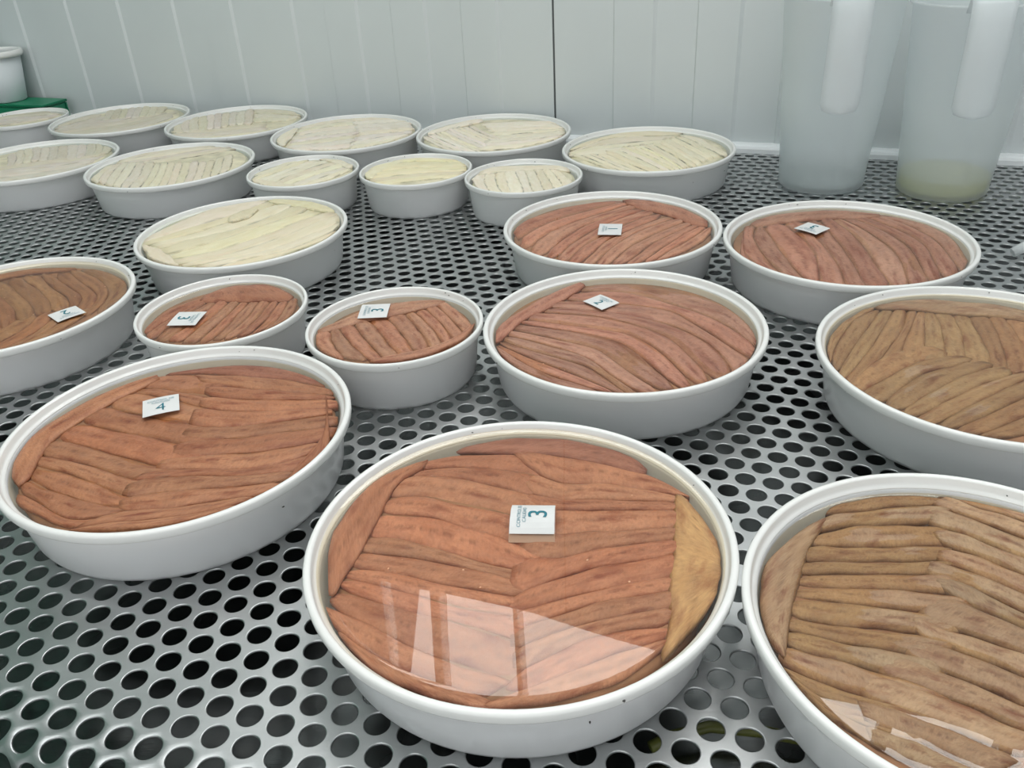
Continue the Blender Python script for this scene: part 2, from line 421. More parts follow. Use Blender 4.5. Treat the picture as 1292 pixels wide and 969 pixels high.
rows0 = int(math.floor((FRONT_N - RHO * PI / 2 - FLANGE - N_ORG) / (P * 0.8660254))); rows1 = int((11.24 - N_ORG) / (P * 0.8660254))
for r in range(rows0, rows1 + 1):
    n = N_ORG + r * P * 0.8660254; so = S_ORG + (P / 2 if r % 2 else 0)
    for c in range(math.ceil((TABLE_S0 - so) / P), int((TABLE_S1 - so) / P) + 1):
        s = so + c * P
        (near if (n < 5.2 and -7.5 < s < 4.5) else far).append((s, n))
table = thing('perforated_table', 'perforated stainless steel worktop with round staggered holes, carrying all the tubs', 'worktop')
link('perforated_sheet', np_mesh('perforated_sheet', *perforated(near, 24, True)), M['steel'], table)['label'] = 'nearer stretch of sheet with its bent front lip'
link('perforated_sheet', np_mesh('perforated_sheet', *perforated(far, 12, False)), M['steel'], table)['label'] = 'farther stretch of sheet running to the wall'
boxobj('side_rail', M['steel'], TABLE_S0 - 0.15, TABLE_S0 + 0.02, FRONT_N, 11.3, -0.6, 0.004, table, 0.02)
boxobj('side_rail', M['steel'], TABLE_S1 - 0.02, TABLE_S1 + 0.15, FRONT_N, 11.3, -0.6, 0.004, table, 0.02)
boxobj('drip_pan', M['pan'], TABLE_S0, TABLE_S1, FRONT_N - 0.05, 11.3, -0.62, -0.50, table)
for s in (TABLE_S0 + .3, TABLE_S1 - .3):
    for n in (1.9, 10.9): boxobj('leg', M['steel'], s - .2, s + .2, n - .2, n + .2, Z_FLOOR, -0.62, table, 0.03)
def tube(name, pts, r, m, parent=None, seg=12):
    V = []; F = []; pts = [Vector(p) for p in pts]
    for i, p in enumerate(pts):
        t = (pts[min(i + 1, len(pts) - 1)] - pts[max(i - 1, 0)]).normalized(); x = t.cross(Vector((0, 0, 1))).normalized(); y = x.cross(t)
        for k in range(seg): a = 2 * PI * k / seg; V.append(p + (x * math.cos(a) + y * math.sin(a)) * r)
    for i in range(len(pts) - 1):
        for k in range(seg): l = (k + 1) % seg; F.append((i * seg + k, i * seg + l, (i + 1) * seg + l, (i + 1) * seg + k))
    F.append(tuple(range(seg - 1, -1, -1))); F.append(tuple((len(pts) - 1) * seg + k for k in range(seg)))
    return link(name, mesh(name, V, F, True), m, parent)
tag(tube('olive_hose', [sn(-.44, 2.56, -.41), sn(-.36, 2.64, -.40), sn(-.2, 2.75, -.40), sn(0.05, 2.80, -.40), sn(.5, 2.84, -.41), sn(1.2, 2.84, -.42)], 0.0028, M['olive']),
    'olive green hose glimpsed through the holes between the two nearest tubs', 'hose')

# ------------------------------------------------------------------ tubs and what is in them
def inner_r(R, z):
    k = R - (0.075 if R > .8 else 0.06) - (0.35 - z) * 0.13
    return k
def tub_meshes(R):
    g = 0.75 if R < .8 else 1.0
    o = lambda d: R - d * g                      # radius measured in from the rim
    body = [(0, 0.012), (o(.14), 0.012), (o(.125), 0.0), (o(.108), 0.004), (o(.096), 0.03), (o(.052), 0.330), (o(.052), 0.345),
            (o(.066), 0.345), (o(.072), 0.330), (o(.114), 0.045), (o(.128), 0.03), (0, 0.03)]
    rim = [(o(.053), 0.338), (o(.012), 0.338), (o(.006), 0.342), (o(.002), 0.352), (o(0), 0.385), (o(.004), 0.394), (o(.012), 0.399), (o(.022), 0.400), (o(.032), 0.397), (o(.038), 0.390),
           (o(.041), 0.365), (o(.053), 0.352), (o(.067), 0.347), (o(.067), 0.343)]
    s = lambda pr: [(r * U, z * U) for r, z in pr]
    return lathe('tub_body', s(body), 96), lathe('tub_rim', s(rim), 128, closed=True)

def catmull(pts, m):
    pts = np.array(pts, float)
    seg = np.r_[0, np.cumsum(np.hypot(*np.diff(pts, axis=0).T))]
    if seg[-1] < 1e-6: return np.repeat(pts[:1], m, 0)
    k = len(pts); t = np.linspace(0, seg[-1], m)
    tan = np.zeros_like(pts)
    tan[1:-1] = (pts[2:] - pts[:-2]) / (seg[2:] - seg[:-2])[:, None]
    tan[0] = (pts[1] - pts[0]) / max(seg[1] - seg[0], 1e-6); tan[-1] = (pts[-1] - pts[-2]) / max(seg[-1] - seg[-2], 1e-6)
    i = np.clip(np.searchsorted(seg, t, side='right') - 1, 0, k - 2)
    h = np.maximum(seg[i + 1] - seg[i], 1e-6); u = (t - seg[i]) / h; u = u[:, None]; h = h[:, None]
    return (2*u**3 - 3*u**2 + 1) * pts[i] + (u**3 - 2*u**2 + u) * h * tan[i] + (-2*u**3 + 3*u**2) * pts[i + 1] + (u**3 - u**2) * h * tan[i + 1]
CROSS = np.array([-1.0, -0.86, -0.62, -0.3, -0.06, 0.06, 0.3, 0.62, 0.86, 1.0])
def fillet_mesh(A, Bq, zl, R, dome, nu, expand, tilt):
    """a closed domed strip between two edge curves"""
    A = catmull(A, nu); Bq = catmull(Bq, nu)
    u = np.linspace(0, 1, nu); ph = rng.uniform(0, 6.28, 4)
    mid = (A + Bq) / 2; half = (Bq - A) / 2
    e0, e1 = rng.uniform(0.35, 0.85), rng.uniform(0.35, 0.85)
    end = np.minimum(1, np.minimum(e0 + (1 - e0) * (u / 0.09) ** 0.7, e1 + (1 - e1) * ((1 - u) / 0.09) ** 0.7))
    wob = 1 + 0.06 * np.sin(u * 8 + ph[0]) + 0.04 * np.sin(u * 19 + ph[1])
    w = expand * end * wob
    v = CROSS; prof = np.sign(1 - np.abs(v)) * (1 - np.abs(v) ** 4.0) - 0.10 * np.exp(-(v / 0.10) ** 2)
    wid = np.hypot(*half.T)
    amp = np.minimum(dome, wid * 0.42) * end ** 0.7
    X = mid[:, None, :] + half[:, None, :] * (v[None, :, None] * w[:, None, None])
    Z = zl - 0.004 + amp[:, None] * prof[None, :] + (0.003 * np.sin(u * 7 + ph[2]) + 0.0015 * np.sin(u * 17 + ph[3]))[:, None] + tilt * v[None, :]
    k = len(v)
    Xb = mid[:, None, :] + half[:, None, :] * (np.array([0.8, -0.8])[None, :, None] * w[:, None, None])
    Zb = np.full((nu, 2), zl - 0.034)
    X = np.concatenate([X, Xb], 1); Z = np.concatenate([Z, Zb], 1); K = k + 2
    rr = np.hypot(X[..., 0], X[..., 1]); lim = np.array([inner_r(R, z) for z in np.clip(Z.ravel(), .02, .35)]).reshape(Z.shape) - 0.003
    X = np.where((rr > lim)[..., None], X * (lim / np.maximum(rr, 1e-6))[..., None], X)
    c = np.array([mid[nu // 2, 0], mid[nu // 2, 1], zl])
    V = np.concatenate([X, Z[..., None]], -1).reshape(-1, 3) - c
    F = []
    for i in range(nu - 1):
        for j in range(K):
            l = (j + 1) % K; F.append((i * K + j, i * K + l, (i + 1) * K + l, (i + 1) * K + j))
    F.append(tuple(range(K - 1, -1, -1))); F.append(tuple((nu - 1) * K + j for j in range(K)))
    vv = np.r_[(v + 1) / 2, [1, 0]]
    UV = np.stack([np.repeat(u, K), np.tile(vv, nu)], -1)
    # outward normals: flip when the strip's two edges run the other way round
    t = mid[nu // 2] - mid[nu // 2 - 1]; hh = half[nu // 2]
    if t[0] * hh[1] - t[1] * hh[0] > 0: F = [tuple(reversed(f)) for f in F]
    return mesh('fillet', V * U, F, True, UV), c * U

TUBINFO = {   # key: (tub label, short phrase for what lies in it, oil height or None, colour of the flesh)
 'A': ('large round white tub nearest the camera at bottom centre, oil mirroring a bright window', 'nearest centre tub', .372, (0.35, 0.163, 0.119)),
 'B': ('large round white tub on the left, its paper tag printed 4', 'tub tagged 4', .319, (0.295, 0.127, 0.07)),
 'C': ('large round white tub cut by the lower right corner, narrow fillets poking out of oil', 'bottom right corner tub', .318, (0.29, 0.186, 0.115)),
 'D': ('large round white tub in the middle, its diamond-lying paper tag printed 2', 'middle tub tagged 2', .336, (0.308, 0.155, 0.113)),
 'E': ('large round white tub without any tag, cut by the right edge', 'tagless tub at right edge', .352, (0.288, 0.18, 0.115)),
 'F': ('large round white tub below the two jugs, diamond-lying paper tag near its back', 'tub below the jugs', .334, (0.305, 0.157, 0.115)),
 'G': ('large round white tub of brown fillets whose upright tag reads 1', 'tub tagged 1', .334, (0.356, 0.171, 0.118)),
 'H': ('large round white tub of brown fillets cut by the left edge', 'brown tub at left edge', .366, (0.28, 0.14, 0.08)),
 'I': ('small round white tub of brown fillets just behind the tub tagged 4', 'left small brown tub', .334, (0.29, 0.135, 0.083)),
 'J': ('small round white tub of brown fillets left of the middle tub tagged 2', 'right small brown tub', .329, (0.33, 0.16, 0.105)),
 'K': ('large round white tub of yellowish fillets nearest of the pale ones', 'nearest pale tub', 0.366, (0.76, 0.68, 0.51)),
 'L': ('leftmost of the three small tubs of pale fillets', 'left small pale tub', 0.346, (0.84, 0.77, 0.62)),
 'M': ('middle one of the three small tubs of pale fillets', 'middle small pale tub', 0.351, (0.85, 0.77, 0.55)),
 'N': ('rightmost of the three small tubs of pale fillets', 'right small pale tub', 0.336, (0.87, 0.8, 0.64)),
 'O': ('large tub of pale fillets at right end of back row, before the white rail', 'rightmost pale tub', 0.346, (0.87, 0.79, 0.61)),
 'P': ('large tub of pale pinkish fillets second from right in the back row', 'second pale tub from the right', 0.346, (0.91, 0.82, 0.7)),
 'Q': ('large tub of pale fillets third from right in back row, dark scrap at its back', 'third pale tub from the right', 0.351, (0.88, 0.8, 0.69)),
 'R': ('large tub of pale fillets fourth from right in the back row', 'fourth pale tub from the right', 0.344, (0.77, 0.7, 0.59)),
 'S': ('large tub of greyish pale fillets second from left in the back row', 'second pale tub from the left', 0.344, (0.7, 0.64, 0.54)),
 'T': ('large tub of pale fillets with dark gaps, in front of back row at left', 'pale tub with dark gaps', 0.348, (0.78, 0.71, 0.58)),
 'U': ('large tub of greyish pale fillets cut by the left edge', 'pale tub at left edge', 0.344, (0.7, 0.64, 0.54)),
 'V': ('small far tub of pale fillets at the left edge before the green crate', 'far left small pale tub', 0.344, (0.7, 0.64, 0.57)),
}
BROWN = 'ABCDEFGHIJ'
ORD = ['first', 'second', 'third', 'fourth', 'fifth', 'sixth', 'seventh', 'eighth', 'ninth', 'tenth', 'eleventh', 'twelfth', 'thirteenth', 'fourteenth', 'fifteenth', 'sixteenth', 'seventeenth', 'eighteenth']
TUBS={'A':[-.007,3.13,1.02],'B':[-1.999,4.316,1.018],'C':[1.889,2.496,.967],'D':[.804,5.339,.987],'E':[3.022,4.617,1.052],'F':[2.875,6.687,1.011],'G':[.982,7.351,.983],'H':[-4.018,6.342,.975],'I':[-2.192,5.996,.648],'J':[-.823,5.554,.642],'K':[-2.479,7.805,.989],'L':[-2.258,9.723,.64],'M':[-.947,9.524,.637],'N':[.249,9.045,.639],'O':[1.733,9.867,.998],'P':[-.055,11.036,.993],'Q':[-2.006,11.484,.996],'R':[-3.727,12.517,.998],'S':[-5.635,13.159,1.0],'T':[-3.976,10.347,.991],'U':[-5.906,10.937,1.014],'V':[-7.304,13.602,.65]}
LEVEL={'A':.335,'B':.315,'C':.3,'D':.325,'E':.33,'F':.325,'G':.325,'H':.34,'I':.325,'J':.32,'K':.375,'O':.355,'N':.345,'L':.355,'M':.36,'P':.355,'T':.36,'Q':.36,'R':.35,'S':.35,'U':.35,'V':.35}
TAGS={'A':[(-.024,.257),(.192,.25),(.168,.021),(-.049,.052)],'B':[(-.369,.385),(-.155,.451),(-.088,.25),(-.292,.179)],'D':[(-.239,.471),(-.094,.582),(.033,.406),(-.114,.315)],'F':[(-.31,.396),(-.145,.534),(-.019,.348),(-.181,.216)],'G':[(-.099,.149),(.107,.072),(.067,-.18),(-.132,-.158)],'H':[(.445,-.266),(.588,-.103),(.734,-.254),(.576,-.402)],'I':[(-.356,.041),(-.132,.012),(-.149,-.221),(-.366,-.193)],'J':[(-.297,.435),(-.081,.421),(-.076,.182),(-.297,.197)]}
BEDS={
'A':[
('back strip','',0.0,1,[[(-.047,.942),(.13,.917),(.306,.887),(.466,.809),(.614,.716),(.71,.568)],[(-.418,.81),(-.185,.805),(.044,.773),(.271,.721),(.477,.613),(.679,.498)]]),
('left bed','from the back',-0.004,1,[[(-.528,.744),(-.307,.789),(-.084,.775),(.137,.736),(.355,.676)],[(-.573,.669),(-.356,.683),(-.144,.648),(.062,.579),(.258,.484)],[(-.596,.617),(-.378,.591),(-.174,.514),(.024,.42),(.205,.296)],[(-.68,.444),(-.503,.437),(-.338,.37),(-.173,.303),(-.012,.228),(.139,.134)],[(-.711,.304),(-.538,.288),(-.379,.227),(-.226,.144),(-.073,.062),(.076,-.029)],[(-.743,.127),(-.56,.09),(-.391,.012),(-.224,-.071),(-.054,-.149),(.116,-.227)],[(-.781,.03),(-.601,-.012),(-.425,-.07),(-.252,-.137),(-.078,-.203),(.089,-.282)],[(-.806,-.089),(-.61,-.135),(-.42,-.202),(-.23,-.268),(-.039,-.332)],[(-.819,-.157),(-.618,-.226),(-.426,-.316),(-.229,-.394),(-.027,-.457)],[(-.835,-.22),(-.702,-.29),(-.568,-.358),(-.429,-.417),(-.288,-.472),(-.149,-.53),(-.016,-.602)],[(-.861,-.331),(-.741,-.417),(-.615,-.495),(-.493,-.579),(-.364,-.654),(-.233,-.723),(-.096,-.782)],[(-.829,-.445),(-.718,-.548),(-.598,-.641),(-.473,-.726),(-.339,-.794),(-.199,-.853)],[(-.665,-.669),(-.579,-.73),(-.489,-.787),(-.398,-.84),(-.298,-.877),(-.199,-.913)]]),
('right bed','from the back',0.0,1,[[(.011,.786),(.192,.742),(.368,.686),(.539,.616),(.691,.51),(.822,.379)],[(.095,.603),(.251,.481),(.445,.455),(.633,.396),(.819,.326)],[(.038,.42),(.22,.336),(.423,.322),(.625,.295),(.826,.265)],[(.073,.273),(.257,.246),(.442,.237),(.628,.22),(.812,.198)],[(.051,.081),(.235,.065),(.419,.067),(.604,.072),(.788,.078)],[(.004,-.079),(.191,-.102),(.379,-.05),(.575,-.032),(.77,-.013)],[(-.038,-.318),(.152,-.242),(.348,-.183),(.549,-.146),(.75,-.11)],[(-.061,-.441),(.129,-.385),(.32,-.331),(.513,-.289),(.711,-.268)],[(-.045,-.532),(.137,-.473),(.315,-.401),(.503,-.375),(.693,-.355)],[(-.048,-.643),(.122,-.569),(.298,-.511),(.48,-.477),(.665,-.458)],[(-.051,-.759),(.105,-.681),(.264,-.608),(.433,-.567),(.608,-.56)],[(-.084,-.869),(.08,-.812),(.239,-.742),(.401,-.683),(.568,-.634)],[(-.17,-.919),(.017,-.916),(.201,-.887),(.373,-.82),(.526,-.714)]]),
('left edge strip','',0.014,1,[[(-.48,.76),(-.602,.689),(-.718,.612),(-.795,.5),(-.851,.37),(-.903,.239),(-.937,.102)],[(-.496,.678),(-.624,.548),(-.685,.372),(-.726,.19),(-.773,.009),(-.822,-.171),(-.861,-.354)]]),
('right edge strip','',0.014,1,[[(.815,.408),(.783,.205),(.75,.001),(.705,-.2),(.656,-.4),(.602,-.595),(.521,-.783)],[(.942,-.018),(.932,-.09),(.917,-.161),(.898,-.232),(.878,-.302),(.858,-.372),(.833,-.441)]]),
('right wall strip','',-0.03,1,[[(.917,-.116),(.895,-.227),(.87,-.336),(.833,-.443),(.767,-.535),(.703,-.627)],[(.936,-.117),(.909,-.255),(.854,-.402),(.742,-.583),(.639,-.694)]]),
],
'B':[
('back strip','',0.004,1,[[(-.317,.807),(-.083,.845),(.152,.845),(.379,.788),(.591,.684),(.772,.53)],[(-.362,.767),(-.124,.774),(.108,.724),(.338,.661),(.564,.588),(.779,.485)]]),
('left bed','from the back',-0.003,1,[[(-.392,.775),(-.253,.769),(-.116,.747),(.02,.715),(.156,.687)],[(-.505,.623),(-.337,.591),(-.176,.537),(-.016,.478),(.148,.43)],[(-.526,.576),(-.339,.506),(-.16,.418),(.018,.328),(.198,.242)],[(-.627,.421),(-.436,.309),(-.229,.228),(-.021,.151),(.186,.07)],[(-.718,.228),(-.541,.144),(-.362,.065),(-.18,-.009),(.003,-.078),(.188,-.142)],[(-.774,.034),(-.588,-.04),(-.405,-.123),(-.224,-.211),(-.046,-.304),(.144,-.363)],[(-.795,-.123),(-.645,-.183),(-.498,-.248),(-.353,-.318),(-.212,-.395),(-.055,-.433)],[(-.791,-.228),(-.61,-.302),(-.437,-.391),(-.269,-.492),(-.096,-.583)],[(-.759,-.367),(-.626,-.452),(-.49,-.53),(-.346,-.594),(-.2,-.653),(-.045,-.669)],[(-.743,-.49),(-.631,-.57),(-.519,-.65),(-.407,-.732),(-.275,-.759),(-.139,-.74)],[(-.715,-.593),(-.598,-.672),(-.479,-.746),(-.354,-.813),(-.216,-.843)]]),
('right bed','from the back',0.002,1,[[(-.135,.776),(.105,.723),(.343,.662),(.576,.586),(.798,.482)],[(-.027,.623),(.182,.55),(.395,.487),(.609,.431),(.826,.383)],[(-.006,.463),(.202,.403),(.416,.371),(.632,.346),(.847,.323)],[(.014,.31),(.223,.26),(.434,.22),(.649,.21),(.864,.219)],[(.029,.1),(.24,.062),(.451,.08),(.662,.116),(.876,.14)],[(.003,-.042),(.225,-.058),(.446,-.052),(.666,-.026),(.886,.001)],[(-.024,-.234),(.201,-.229),(.425,-.225),(.647,-.195),(.864,-.139)],[(-.039,-.353),(.137,-.359),(.311,-.372),(.485,-.397),(.656,-.367),(.813,-.288)],[(-.143,-.449),(.085,-.425),(.312,-.443),(.539,-.467),(.765,-.43)],[(-.152,-.593),(.061,-.573),(.274,-.559),(.488,-.546),(.702,-.528)],[(-.106,-.718),(.065,-.712),(.236,-.694),(.405,-.665),(.576,-.651)],[(-.277,-.833),(-.078,-.811),(.121,-.798),(.318,-.769),(.512,-.718)],[(-.309,-.85),(-.132,-.868),(.045,-.863),(.221,-.838),(.394,-.796)]]),
('left edge strip','',0.014,1,[[(-.408,.76),(-.591,.644),(-.74,.485),(-.858,.305),(-.92,.099),(-.922,-.116),(-.882,-.329)],[(-.364,.704),(-.512,.544),(-.636,.365),(-.735,.172),(-.796,-.037),(-.771,-.253),(-.747,-.469)]]),
('right edge strip','',0.012,1,[[(.796,.393),(.836,.24),(.865,.084),(.868,-.073),(.835,-.229),(.788,-.38),(.729,-.527)],[(.924,-.175),(.898,-.236),(.872,-.296),(.846,-.357),(.815,-.415),(.783,-.472),(.75,-.529)]]),
],
'C':[
('left bed','from the back',-0.002,1,[[(-.275,.851),(-.125,.885),(.063,.892),(.248,.859)],[(-.353,.777),(-.203,.79),(-.054,.802),(.096,.802),(.245,.791)],[(-.451,.646),(-.305,.677),(-.155,.68),(-.006,.674),(.144,.667)],[(-.512,.557),(-.303,.53),(-.093,.513),(.118,.501)],[(-.576,.457),(-.41,.443),(-.246,.423),(-.08,.417),(.086,.414)],[(-.625,.367),(-.463,.36),(-.301,.344),(-.139,.33),(.023,.322)],[(-.662,.294),(-.491,.276),(-.322,.251),(-.153,.219),(.016,.187)],[(-.698,.23),(-.529,.191),(-.361,.146),(-.194,.102),(-.024,.069)],[(-.75,.118),(-.63,.075),(-.505,.045),(-.38,.02),(-.258,-.017),(-.133,-.044)],[(-.788,.047),(-.68,.002),(-.572,-.044),(-.462,-.084),(-.352,-.122),(-.243,-.167)],[(-.822,-.034),(-.739,-.085),(-.652,-.127),(-.564,-.168),(-.475,-.206),(-.385,-.241),(-.296,-.281)],[(-.858,-.136),(-.775,-.206),(-.682,-.26),(-.585,-.307),(-.486,-.351),(-.387,-.394),(-.29,-.44)],[(-.851,-.173),(-.79,-.269),(-.7,-.336),(-.596,-.384),(-.492,-.432),(-.393,-.49)],[(-.831,-.243),(-.764,-.335),(-.68,-.41),(-.589,-.476),(-.494,-.538)],[(-.785,-.358),(-.725,-.436),(-.66,-.509),(-.589,-.576)]]),
('right bed','from the back',0.004,1,[[(.236,.862),(.376,.811),(.488,.749),(.623,.642),(.7,.557)],[(.304,.84),(.375,.759),(.467,.7),(.545,.625),(.621,.547),(.691,.463)],[(.18,.781),(.302,.687),(.411,.577),(.518,.465),(.623,.351)],[(.089,.64),(.199,.582),(.288,.496),(.377,.41),(.464,.321),(.551,.232)],[(.074,.493),(.199,.43),(.297,.329),(.391,.225),(.482,.118)],[(.013,.399),(.128,.317),(.23,.22),(.326,.118),(.417,.011)],[(-.056,.305),(.047,.255),(.125,.171),(.203,.086),(.282,.003),(.362,-.08)],[(-.04,.182),(.046,.093),(.138,.01),(.225,-.077),(.309,-.168)],[(-.241,.104),(-.164,.014),(-.057,-.045),(.044,-.113),(.139,-.189),(.23,-.27)],[(-.287,-.023),(-.195,-.087),(-.103,-.15),(-.013,-.216),(.073,-.288),(.161,-.358)],[(-.381,-.122),(-.291,-.195),(-.198,-.263),(-.105,-.331),(-.02,-.41),(.073,-.478)],[(-.517,-.2),(-.414,-.273),(-.31,-.344),(-.202,-.411),(-.102,-.487),(.003,-.556)],[(-.631,-.318),(-.503,-.379),(-.383,-.452),(-.271,-.537),(-.156,-.618)],[(-.642,-.431),(-.549,-.484),(-.462,-.544),(-.378,-.611),(-.288,-.668)],[(-.65,-.532),(-.582,-.581),(-.513,-.628),(-.439,-.667)]]),
('left edge strip','',0.014,1,[[(-.757,.476),(-.803,.384),(-.837,.286),(-.871,.188),(-.882,.085),(-.878,-.018),(-.859,-.12)],[(-.3,.825),(-.409,.687),(-.516,.547),(-.61,.398),(-.691,.241),(-.767,.082),(-.825,-.083)]]),
],
'D':[
('main bed','from the back',0.0,1,[[(-.154,.849),(.123,.825),(.384,.719),(.611,.553),(.794,.34),(.875,.075),(.885,-.206)],[(-.24,.702),(.03,.69),(.253,.54),(.448,.354),(.631,.155),(.76,-.078),(.839,-.336)],[(-.393,.566),(-.115,.505),(.147,.4),(.402,.275),(.533,.024),(.649,-.235),(.768,-.493)],[(-.487,.456),(-.218,.369),(.041,.256),(.279,.106),(.471,-.095),(.571,-.36),(.612,-.639)],[(-.585,.382),(-.318,.327),(-.075,.211),(.141,.051),(.297,-.168),(.387,-.423),(.448,-.688)],[(-.658,.263),(-.424,.159),(-.186,.063),(.036,-.057),(.178,-.262),(.255,-.506),(.326,-.753)],[(-.702,.201),(-.485,.097),(-.267,-.001),(-.074,-.13),(.051,-.333),(.13,-.56),(.212,-.785)],[(-.771,.11),(-.581,-.004),(-.393,-.122),(-.221,-.255),(-.117,-.451),(-.011,-.646),(.112,-.83)],[(-.813,.033),(-.613,-.1),(-.42,-.244),(-.26,-.417),(-.152,-.631),(-.031,-.839)],[(-.847,-.04),(-.686,-.196),(-.506,-.327),(-.322,-.452),(-.201,-.64),(-.101,-.84)],[(-.872,-.089),(-.704,-.281),(-.52,-.456),(-.34,-.635),(-.17,-.824)],[(-.888,-.131),(-.757,-.32),(-.612,-.497),(-.447,-.654),(-.265,-.794)],[(-.878,-.245),(-.791,-.401),(-.683,-.543),(-.556,-.666),(-.412,-.772)]]),
('left edge strip','',0.014,1,[[(-.234,.879),(-.385,.751),(-.53,.618),(-.661,.47),(-.789,.32),(-.895,.153)],[(-.178,.793),(-.333,.612),(-.498,.442),(-.668,.277),(-.795,.076),(-.903,-.136)]]),
],
'E':[
('upper bed','from the left',0.0,1,[[(-.475,.849),(-.608,.736),(-.731,.613),(-.837,.476),(-.918,.322)],[(-.39,.839),(-.586,.704),(-.728,.514),(-.863,.318),(-.966,.104)],[(-.35,.833),(-.509,.625),(-.665,.413),(-.816,.198),(-.966,-.017)],[(-.259,.821),(-.421,.578),(-.595,.343),(-.774,.112),(-.958,-.115)],[(-.179,.811),(-.323,.536),(-.51,.288),(-.708,.049),(-.915,-.182)],[(-.099,.8),(-.25,.561),(-.399,.321),(-.538,.075)],[(-.058,.786),(-.161,.556),(-.267,.328),(-.376,.101)],[(-.015,.761),(-.067,.521),(-.152,.291),(-.243,.063)],[(.101,.718),(.032,.461),(-.055,.21),(-.158,-.036)],[(.2,.677),(.135,.416),(.063,.158),(-.029,-.094)],[(.315,.649),(.246,.377),(.153,.113),(.043,-.145)],[(.411,.609),(.362,.36),(.301,.115),(.211,-.122)],[(.539,.566),(.491,.342),(.434,.121),(.362,-.097)],[(.616,.438),(.596,.273),(.57,.11),(.526,-.051)]]),
('lower bed','from the left',0.006,1,[[(-.96,-.146),(-.808,-.019),(-.651,.103),(-.48,.203),(-.292,.266)],[(-.911,-.274),(-.744,-.152),(-.576,-.035),(-.397,.068),(-.198,.114)],[(-.839,-.399),(-.674,-.264),(-.507,-.131),(-.313,-.043),(-.108,.013)],[(-.782,-.499),(-.597,-.381),(-.411,-.262),(-.224,-.144),(-.02,-.063)],[(-.72,-.579),(-.537,-.467),(-.352,-.36),(-.163,-.258),(.035,-.176)],[(-.641,-.658),(-.419,-.522),(-.195,-.391),(.034,-.268),(.271,-.161)],[(-.556,-.719),(-.322,-.597),(-.092,-.466),(.139,-.338),(.373,-.215)],[(-.456,-.78),(-.265,-.696),(-.079,-.602),(.105,-.505),(.289,-.407)],[(-.332,-.826),(-.149,-.77),(.02,-.685),(.182,-.584)]]),
('back edge strip','',0.014,1,[[(-.087,.963),(.09,.913),(.263,.852),(.435,.787),(.586,.682),(.713,.556),(.787,.388)],[(-.458,.824),(-.234,.788),(-.018,.719),(.198,.647),(.412,.57),(.577,.432),(.696,.238)]]),
],
'F':[
('main bed','from the left',0.0,1,[[(-.925,-.121),(-.915,-.153),(-.905,-.185),(-.895,-.217),(-.885,-.249)],[(-.712,.568),(-.776,.343),(-.832,.117),(-.856,-.116),(-.827,-.346)],[(-.589,.603),(-.686,.331),(-.717,.047),(-.717,-.241),(-.696,-.529)],[(-.526,.593),(-.549,.283),(-.563,-.027),(-.565,-.338),(-.554,-.649)],[(-.35,.647),(-.302,.302),(-.285,-.045),(-.364,-.381),(-.463,-.714)],[(-.161,.644),(-.169,.281),(-.185,-.082),(-.223,-.442),(-.293,-.798)],[(.01,.643),(-.019,.272),(-.051,-.099),(-.094,-.469),(-.157,-.837)],[(.109,.655),(.149,.274),(.134,-.105),(.076,-.483),(.015,-.861)],[(.196,.686),(.304,.308),(.338,-.082),(.278,-.465),(.172,-.843)],[(.275,.695),(.427,.335),(.497,-.046),(.432,-.428),(.339,-.807)],[(.393,.704),(.546,.357),(.632,-.011),(.559,-.378),(.463,-.745)],[(.532,.669),(.705,.37),(.757,.031),(.718,-.309),(.654,-.649)],[(.685,.626),(.852,.385),(.927,.102),(.88,-.184),(.808,-.47)]]),
('back edge strip','',0.012,1,[[(-.476,.8),(-.264,.846),(-.047,.863),(.167,.846),(.377,.792),(.565,.686)],[(-.71,.545),(-.463,.577),(-.22,.629),(.027,.649),(.274,.638),(.52,.596)]]),
],
'G':[
('main bed','from the back',0.0,1,[[(-.028,.833),(-.257,.793),(-.462,.686),(-.636,.534),(-.791,.364),(-.894,.155)],[(.251,.806),(.003,.663),(-.245,.519),(-.486,.364),(-.693,.169),(-.842,-.076)],[(.293,.732),(.043,.561),(-.202,.383),(-.437,.193),(-.625,-.038),(-.757,-.31)],[(.341,.588),(.091,.43),(-.145,.252),(-.345,.036),(-.501,-.213),(-.635,-.477)],[(.397,.509),(.153,.348),(-.064,.154),(-.255,-.066),(-.412,-.311),(-.542,-.573)],[(.446,.396),(.231,.22),(.033,.026),(-.157,-.177),(-.32,-.399),(-.442,-.648)],[(.533,.32),(.331,.137),(.126,-.044),(-.072,-.231),(-.209,-.467),(-.35,-.702)],[(.633,.228),(.409,.083),(.207,-.089),(.033,-.289),(-.109,-.514),(-.232,-.751)],[(.712,.131),(.512,-.017),(.322,-.176),(.146,-.352),(.011,-.56),(-.113,-.776)],[(.763,.06),(.596,-.096),(.428,-.25),(.265,-.408),(.143,-.601),(.011,-.787)],[(.818,.012),(.636,-.172),(.467,-.367),(.307,-.569),(.153,-.777)],[(.875,-.021),(.728,-.21),(.571,-.39),(.411,-.568),(.261,-.754)],[(.893,-.118),(.795,-.289),(.68,-.449),(.545,-.593),(.388,-.713)]]),
('back edge strip','',0.014,1,[[(.207,.872),(.414,.8),(.577,.664),(.722,.501),(.821,.309),(.902,.106)],[(.269,.628),(.401,.501),(.524,.364),(.642,.223),(.731,.062),(.865,-.059)]]),
],
'H':[
